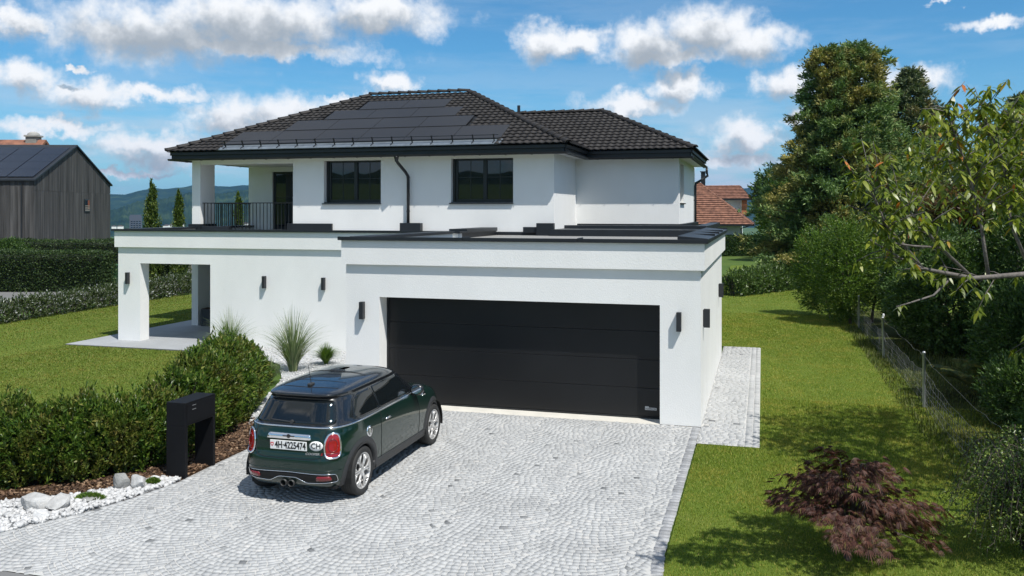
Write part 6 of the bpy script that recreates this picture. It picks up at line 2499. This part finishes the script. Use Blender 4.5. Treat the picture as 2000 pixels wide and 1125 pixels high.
bn = empty('wheelie_bin', (-30.4, 35.4, 0), (0, 0, R(25)))
tag(bn, 'green wheeled rubbish bin standing by the lane', 'bin')
M['bin_green'] = pmat('bin_green', (0.018, 0.075, 0.022), 0.5)
m = MB()
m.raw([(-0.22, -0.26, 0.06), (0.22, -0.26, 0.06), (0.22, 0.24, 0.06), (-0.22, 0.24, 0.06), (-0.29, -0.34, 0.92), (0.29, -0.34, 0.92), (0.29, 0.32, 0.92), (-0.29, 0.32, 0.92)], [(0, 3, 2, 1), (4, 5, 6, 7), (0, 1, 5, 4), (1, 2, 6, 5), (2, 3, 7, 6), (3, 0, 4, 7)])
m.build('body', M['bin_green'], bn, bevel=0.03)
MB().prism([(-0.37, 0.925), (0.33, 0.925), (0.33, 0.99), (0.0, 1.03), (-0.37, 0.97)], 'x', -0.31, 0.31).build('lid', M['bin_green'], bn, bevel=0.015)
MB().tube([(-0.26, 0.37, 0.93), (0.26, 0.37, 0.93)], 0.018, 8).build('handle', M['bin_green'], bn)
for s in (-1, 1):
    MB().lathe([(0.0, -0.025), (0.10, -0.025), (0.10, 0.025), (0.0, 0.025)], 16, 'x').build('wheel', M['rubber'], bn, loc=(0.22 * s, 0.26, 0.10))

hy = empty('hydrant', (-34.3, 42.9, 0))
tag(hy, 'small white and yellow hydrant by the lane, seen through the open corner', 'hydrant')
MB().lathe([(0.0, 0.0), (0.13, 0.0), (0.12, 0.5), (0.16, 0.55), (0.16, 0.62)], 14).build('body', pmat('hydrant_yellow', (0.55, 0.38, 0.03), 0.5), hy, smooth=True)
MB().lathe([(0.17, 0.62), (0.17, 0.68), (0.12, 0.80), (0.0, 0.84)], 14).build('cap', M['white_paint'], hy, smooth=True)
MB().tube([(-0.22, 0, 0.58), (0.22, 0, 0.58)], 0.06, 10).build('outlet', pmat('hydrant_dark', (0.05, 0.05, 0.05), 0.5), hy)

# wooden board fence behind the bin and the lane
M['board'] = pmat('weathered_board', (0.26, 0.235, 0.20), 0.85, var=0.3, vscale=3, stretch=(8, 8, 0.7), rnd=0.2)
bf = empty('board_fence', (-33.5, 46.0, 0), (0, 0, R(14)))
tag(bf, 'weathered board fence along the far side of the lane', 'fence')
base = None
for k in range(64):
    if base is None:
        base = MB().box(-0.065, 0.065, -0.012, 0.012, 0.0, 1.15).build('board', M['board'], bf)
        o = base
    else:
        o = base.copy()
        COL.objects.link(o)
    o.location = (-4.2 + k * 0.14, random.gauss(0, 0.004), random.gauss(0, 0.008))
for zz in (0.25, 0.9):
    MB().box(-4.3, 4.8, 0.014, 0.06, zz, zz + 0.09).build('rail', M['board'], bf)

# ------------------------------------------------------------------ wooden house with solar roof
def frame_rot(o, dx):
    a = math.atan2(dx[1], dx[0])
    return a


M['clad'] = pmat('grey_larch', (0.038, 0.037, 0.036), 0.85, var=0.45, vscale=1.2, stretch=(6, 6, 0.25), rnd=0.30, bump=0.3, bscale=20, col2=(0.062, 0.060, 0.058))
wh_ = empty('wooden_house', (-44.1, 44.5, 0), (0, 0, math.atan2(0.95, -0.31)))
tag(wh_, 'dark weathered timber house with solar panels on its roof, at the left edge', 'house')
# local x runs along the gable (away), local y along the long side (to the left)
GL, SL, EV, RG = 11.3, 15.0, 5.55, 8.05
MB().box(0.06, GL - 0.06, 0.06, SL, -0.05, EV).prism([(0.06, EV), (GL - 0.06, EV), (GL / 2, RG - 0.04)], 'y', 0.06, SL).build('wall', M['clad'], wh_)
cl_ = MB()
k = 0.0
while k < GL - 0.02:
    w = random.uniform(0.13, 0.17)
    x0, x1 = k, min(GL, k + w - 0.008)
    def top_(x):
        return EV + (RG - EV) * (1 - abs(x - GL / 2) / (GL / 2))
    pr = random.uniform(0.0, 0.018)
    for za, zb0, zb1 in ((-0.05, 4.9, 4.9), (4.915, top_(x0), top_(x1))):
        cl_.raw([(x0, -pr, za), (x1, -pr, za), (x1, -pr, zb1), (x0, -pr, zb0), (x0, 0.06, za), (x1, 0.06, za), (x1, 0.06, zb1), (x0, 0.06, zb0)], [(0, 1, 2, 3), (0, 3, 7, 4), (1, 5, 6, 2), (3, 2, 6, 7)])
    k += w
o = cl_.build('cladding', M['clad'], wh_)
o['kind'] = 'stuff'
cl_ = MB()
k = 0.02
while k < SL:
    w = random.uniform(0.13, 0.17)
    pr = random.uniform(0.0, 0.018)
    cl_.box(-pr, 0.06, k, k + w - 0.008, -0.05, EV)
    k += w
o = cl_.build('cladding', M['clad'], wh_)
o['kind'] = 'stuff'
MB().tube([(-0.06, 0.75, 0.2), (-0.06, 0.75, EV - 0.25)], 0.045, 8).build('downpipe', M['black_metal'], wh_)
sl = math.hypot(GL / 2, RG - EV)
for sgn in (0, 1):
    m = MB()
    a = [(-0.15, EV - 0.05), (GL / 2, RG + 0.06), (GL / 2, RG + 0.16), (-0.15, EV + 0.05)] if sgn == 0 else [(GL + 0.15, EV - 0.05), (GL / 2, RG + 0.06), (GL / 2, RG + 0.16), (GL + 0.15, EV + 0.05)]
    m.prism(a, 'y', -0.12, SL + 0.1)
    m.build('roof', M['black_metal'], wh_)
M['pv_blue'] = pmat('solar_blue', (0.008, 0.011, 0.020), 0.25, var=0.2, vscale=0.5, spec=0.5)
ang = math.atan2(RG - EV, GL / 2)
base = None
for j in range(4):
    for i in range(8):
        if base is None:
            base = MB().box(-0.005, 1.33, 0.0, 1.62, 0.0, 0.03).build('solar_panel', M['pv_blue'], wh_, bevel=0.004)
            o = base
        else:
            o = base.copy()
            COL.objects.link(o)
        s = 0.35 + j * 1.36
        o.rotation_euler = (0, -ang, 0)
        o.location = (-0.15 + s * math.cos(ang) - 0.02, 0.15 + i * 1.68, EV + 0.075 + s * math.sin(ang))
wn = MB().box(6.9, 7.75, -0.05, 0.02, 3.55, 4.45).build('window', M['frame'], wh_)
MB().box(6.98, 7.67, -0.055, -0.051, 3.62, 4.38).build('pane', M['glass'], wn)
MB().box(7.40, 7.67, -0.062, -0.056, 3.75, 4.38).build('curtain', pmat('rust_curtain', (0.22, 0.06, 0.025), 0.8), wn)
for q in range(4):
    MB().box(6.98, 7.67, -0.07, -0.056, 3.62 + q * 0.11, 3.68 + q * 0.11).build('slat', M['board'], wn)
wn = MB().box(-0.05, 0.02, 3.3, 4.5, 2.5, 4.5).build('window', M['frame'], wh_)
for q in range(14):
    MB().box(-0.075, -0.052, 3.36, 4.44, 2.58 + q * 0.135, 2.66 + q * 0.135).build('slat', M['board'], wn)

# house with a red roof and chimney behind the wooden house
M['red_tile'] = pmat('red_roof_tile', (0.17, 0.072, 0.045), 0.8, var=0.3, vscale=1.5, bump=0.6, bscale=6, col2=(0.23, 0.10, 0.06))
rb = empty('red_roof_house', (-63.4, 59.8, 0), (0, 0, R(16)))
tag(rb, 'house with brown red roof and round chimney top behind the wooden house', 'house')
MB().box(-7, 4, -4, 4, -0.1, 6.6).build('wall', M['stucco'], rb)
MB().prism([(-4.6, 6.4), (0, 9.75), (4.6, 6.4), (4.6, 6.2), (0, 9.5), (-4.6, 6.2)], 'x', -7.5, 4.4).build('roof', M['red_tile'], rb)
ch_ = MB().box(2.85, 3.75, -0.45, 0.45, 9.0, 9.98).build('chimney', pmat('chimney_stone', (0.24, 0.23, 0.21), 0.9, var=0.2), rb)
MB().box(2.75, 3.85, -0.55, 0.55, 9.98, 10.12).lathe([(0.5, 10.12), (0.45, 10.28), (0.28, 10.40), (0.0, 10.44)], 14, 'z', (3.3, 0, 0)).build('chimney_cap', pmat('chimney_cap', (0.34, 0.33, 0.31), 0.9), ch_)

# ------------------------------------------------------------------ white house with red tiles on the right
def tile_courses(mb, a, b, c, d, rows, cols=0, lift=0.07):
    """quad a-b (eave) to d-c (top) as overlapping courses"""
    a, b, c, d = map(Vector, (a, b, c, d))
    n = (b - a).cross(d - a).normalized()
    for r_ in range(rows):
        t0, t1 = r_ / rows, (r_ + 1) / rows
        p, q = a.lerp(d, t0), b.lerp(c, t0)
        s, t = b.lerp(c, t1), a.lerp(d, t1)
        k = len(mb.v)
        mb.v += [tuple(p + n * lift), tuple(q + n * lift), tuple(s), tuple(t), tuple(p), tuple(q)]
        mb.f += [(k, k + 1, k + 2, k + 3), (k + 4, k + 5, k + 1, k)]


M['red_tile2'] = pmat('orange_red_tile', (0.15, 0.065, 0.042), 0.85, var=0.4, vscale=3.5, bump=0.5, bscale=12, col2=(0.22, 0.105, 0.068))
rh = empty('red_tile_house', (-6, 76, 0))
tag(rh, 'white house with orange red hipped tile roof and chimney beyond the garage', 'house')
MB().box(-9.0, 4.25, -2.6, 6, -0.1, 2.62).build('wall', M['stucco'], rh)
m = MB()
E0, E1, TP = (5.3, -3.4, 2.52), (-9.5, -3.4, 2.52), (0.7, 0.4, 6.1)
tile_courses(m, E1, E0, TP, (-6.0, 0.4, 6.1), 20)
tile_courses(m, E0, (5.3, 6.6, 2.52), (0.7, 2.8, 6.1), TP, 20)
m.raw([(-6, 0.4, 6.1), TP, (0.7, 2.8, 6.1), (-6, 2.8, 6.1)], [(0, 1, 2, 3)])
rf_ = m.build('roof', M['red_tile2'], rh)
MB().tube([E0, TP], 0.10, 6).build('hip_tiles', M['red_tile2'], rf_)
MB().box(-9.6, 5.38, -3.5, -3.38, 2.40, 2.53).build('gutter', M['black_metal'], rh)
MB().box(5.3, 5.4, -3.4, 6.6, 2.40, 2.53).build('gutter', M['black_metal'], rh)
MB().tube([(4.35, -2.66, 0.0), (4.35, -2.66, 2.2), (5.0, -3.3, 2.42)], 0.05, 8).build('downpipe', M['black_metal'], rh)
cm = MB().box(0.95, 1.30, 0.3, 0.7, 5.4, 6.95).build('chimney', M['black_metal'], rf_)
MB().box(0.88, 1.37, 0.23, 0.77, 6.95, 7.02).build('chimney_cap', M['black_metal'], cm)
# dormer near the left
dm = MB().box(-0.4, 0.55, -2.75, -0.5, 3.2, 4.35).build('dormer', M['stucco'], rh)
MB().box(-0.55, 0.72, -3.0, -0.4, 4.35, 4.47).build('dormer_roof', M['red_tile2'], dm)
MB().box(-0.3, 0.3, -2.79, -2.74, 3.4, 4.2).build('dormer_window', M['frame'], dm)
# rear wing with lower ridge
MB().box(1.0, 4.1, 8, 15, 0, 4.9).build('wall', M['stucco'], rh)
m = MB()
tile_courses(m, (0.2, 7.4, 4.75), (5.0, 7.4, 4.75), (3.9, 10.5, 6.1), (0.2, 10.5, 6.1), 9)
tile_courses(m, (5.0, 7.4, 4.75), (5.0, 15.4, 4.75), (3.9, 13, 6.1), (3.9, 10.5, 6.1), 9)
r2_ = m.build('roof', M['red_tile2'], rh)
MB().box(0.1, 5.1, 7.25, 7.38, 4.62, 4.76).build('gutter', M['black_metal'], rh)
MB().box(4.15, 4.65, 7.6, 8.1, 3.3, 4.7).build('brick_pier', pmat('orange_brick', (0.42, 0.16, 0.07), 0.8), rh)

# ------------------------------------------------------------------ hills, far town
def forest_mat(name, stops, sc):
    m, N, out = new_mat(name)
    b = N.n('ShaderNodeBsdfDiffuse')
    tc = N.n('ShaderNodeTexCoord')
    n1 = N.noise(tc.outputs['Object'], sc, 6, 0.7)
    N.link(N.ramp(n1, stops), b.inputs[0])
    N.link(b.outputs[0], out.inputs[0])
    return m


M['forest'] = forest_mat('forest_hill', [(0.35, (0.012, 0.024, 0.012)), (0.55, (0.026, 0.046, 0.020)), (0.66, (0.05, 0.075, 0.03))], 0.012)


def hill(name, pts, thick, z0, seed, mat):
    """ridge line pts: (azimuth deg, distance, top z)"""
    rg = np.random.default_rng(seed)
    P = np.array(pts, float)
    n = 260
    az = np.linspace(P[0, 0], P[-1, 0], n)
    ds = np.interp(az, P[:, 0], P[:, 1])
    tz = np.interp(az, P[:, 0], P[:, 2])
    tz = tz + (tz - z0) * 0.035 * np.sin(az * 2.1 + seed) + rg.normal(0, 1.3, n)
    prof = [(-1.0, 0.0), (-0.7, 0.30), (-0.4, 0.62), (-0.15, 0.90), (0.0, 1.0), (0.3, 0.8), (1.0, 0.0)]
    V, F = [], []
    for i in range(n):
        a = R(az[i])
        for k, (o_, h) in enumerate(prof):
            d = ds[i] + o_ * thick + rg.normal(0, thick * 0.02)
            zz = z0 + (tz[i] - z0) * h + (rg.normal(0, 3.0) if 0 < k < 4 else 0)
            V.append((d * math.sin(a), d * math.cos(a), zz))
    m_ = len(prof)
    for i in range(n - 1):
        for k in range(m_ - 1):
            F.append((i * m_ + k, (i + 1) * m_ + k, (i + 1) * m_ + k + 1, i * m_ + k + 1))
    o = MB().raw(V, F).build(name, mat, smooth=True)
    o['kind'] = 'structure'
    return o


hill('hills', [(-62, 4700, 60), (-44, 4700, 78), (-40, 4700, 92), (-37, 4700, 128), (-34, 4700, 138), (-30, 4700, 120), (-20, 4700, 90), (-5, 4600, 110), (0, 4600, 130), (6, 4500, 135), (20, 4400, 140), (30, 4400, 150)], 1100, -70, 1, M['forest'])
hill('hills', [(-44, 3000, -62), (-41.5, 3000, 0), (-39, 3000, 34), (-37.2, 3000, 55), (-35, 3000, 66), (-31, 3000, 72), (-26, 3000, 40), (-22, 3000, -62)], 600, -70, 2, M['forest'])
# wooded hills behind the camera close the horizon all round (they show in the window panes)
hill('hills', [(90, 900, 10), (110, 850, 36), (135, 800, 30), (160, 780, 39), (180, 760, 33), (200, 800, 42), (225, 800, 33), (250, 900, 40), (275, 1000, 10)], 260, -10, 3, M['forest'])
M['far_white'] = pmat('far_render', (0.75, 0.75, 0.73), 0.8)
M['far_grey'] = pmat('far_concrete', (0.07, 0.08, 0.10), 0.8)
M['far_roof'] = pmat('far_roof', (0.16, 0.10, 0.08), 0.8)


def far_house(label, px_az, dist, w, h, z0, mat, tower=False):
    a = R(px_az)
    root = empty('apartment_tower' if tower else 'town_house', (dist * math.sin(a), dist * math.cos(a), z0), (0, 0, -a))
    tag(root, label, 'building', None if tower else 'white houses of the far town')
    MB().box(-w / 2, w / 2, -6, 6, 0, h).build('wall', mat, root)
    if tower:
        MB().box(-w / 2 + 1, w / 2 - 1, -5, 5, h, h + 2.2).build('roof', M['far_grey'], root)
        for f in range(6):
            for c in range(4):
                MB().box(-w / 2 + 1.2 + c * (w - 2.4) / 4 + 0.5, -w / 2 + 1.2 + (c + 1) * (w - 2.4) / 4 - 0.5, -6.06, -6.01, 2.2 + f * 3.0, 3.7 + f * 3.0).build('window', M['glass'], root)
    else:
        MB().prism([(-w / 2 - 0.8, h), (w / 2 + 0.8, h), (0.0, h + w * 0.16)], 'y', -6.6, 6.6).build('roof', M['far_roof'], root)


far_house('grey far apartment tower between the wooden house and the tallest column tree', -39.36, 1450, 17.5, 26, -30, M['far_grey'], True)
rg = np.random.default_rng(77)
FAR_LABELS = ['far white house nearest the corner of the wooden house', 'far white house just left of the grey far apartment tower', 'far white house between the grey tower and the tallest column tree',
              'first far white house right of the tallest column tree', 'second far white house right of the tallest column tree', 'third far white house right of the tallest column tree', 'fourth far white house, just left of the second column tree',
              'far white house just right of the second column tree', 'far white house nearest the left side of the balcony pillar',
              'leftmost far white house seen through the balcony railing', 'middle far white house seen through the balcony railing', 'rightmost far white house seen through the balcony railing']
for i, (az, ds, w, h) in enumerate([(-40.55, 1900, 9, 7), (-40.2, 2000, 12, 7), (-38.35, 2000, 9, 8), (-37.62, 2050, 16, 8), (-37.35, 2000, 13, 10), (-37.05, 2100, 18, 8), (-36.8, 2000, 12, 9), (-35.75, 2050, 12, 9), (-35.55, 2000, 9, 8), (-33.0, 2000, 16, 10), (-32.6, 2050, 14, 8), (-32.2, 2000, 16, 12)]):
    far_house(FAR_LABELS[i], az, ds, w, h, -35 + rg.uniform(-3, 3), M['far_white'])

# ------------------------------------------------------------------ air between here and the far hills
HAZE_ON = True
if HAZE_ON:
    hz = MB().box(-7000, 7000, -3000, 7000, -75, 235).build('haze', None)
    m_, N, out = new_mat('haze_air')
    pv_ = N.n('ShaderNodeVolumePrincipled')
    pv_.inputs['Color'].default_value = (0.15, 0.43, 0.95, 1)
    pv_.inputs['Density'].default_value = 0.00007
    pv_.inputs['Anisotropy'].default_value = 0.2
    N.link(pv_.outputs[0], out.inputs['Volume'])
    hz.data.materials.append(m_)
    tag(hz, 'thin blue haze that fades the far hills', 'haze', kind='stuff')
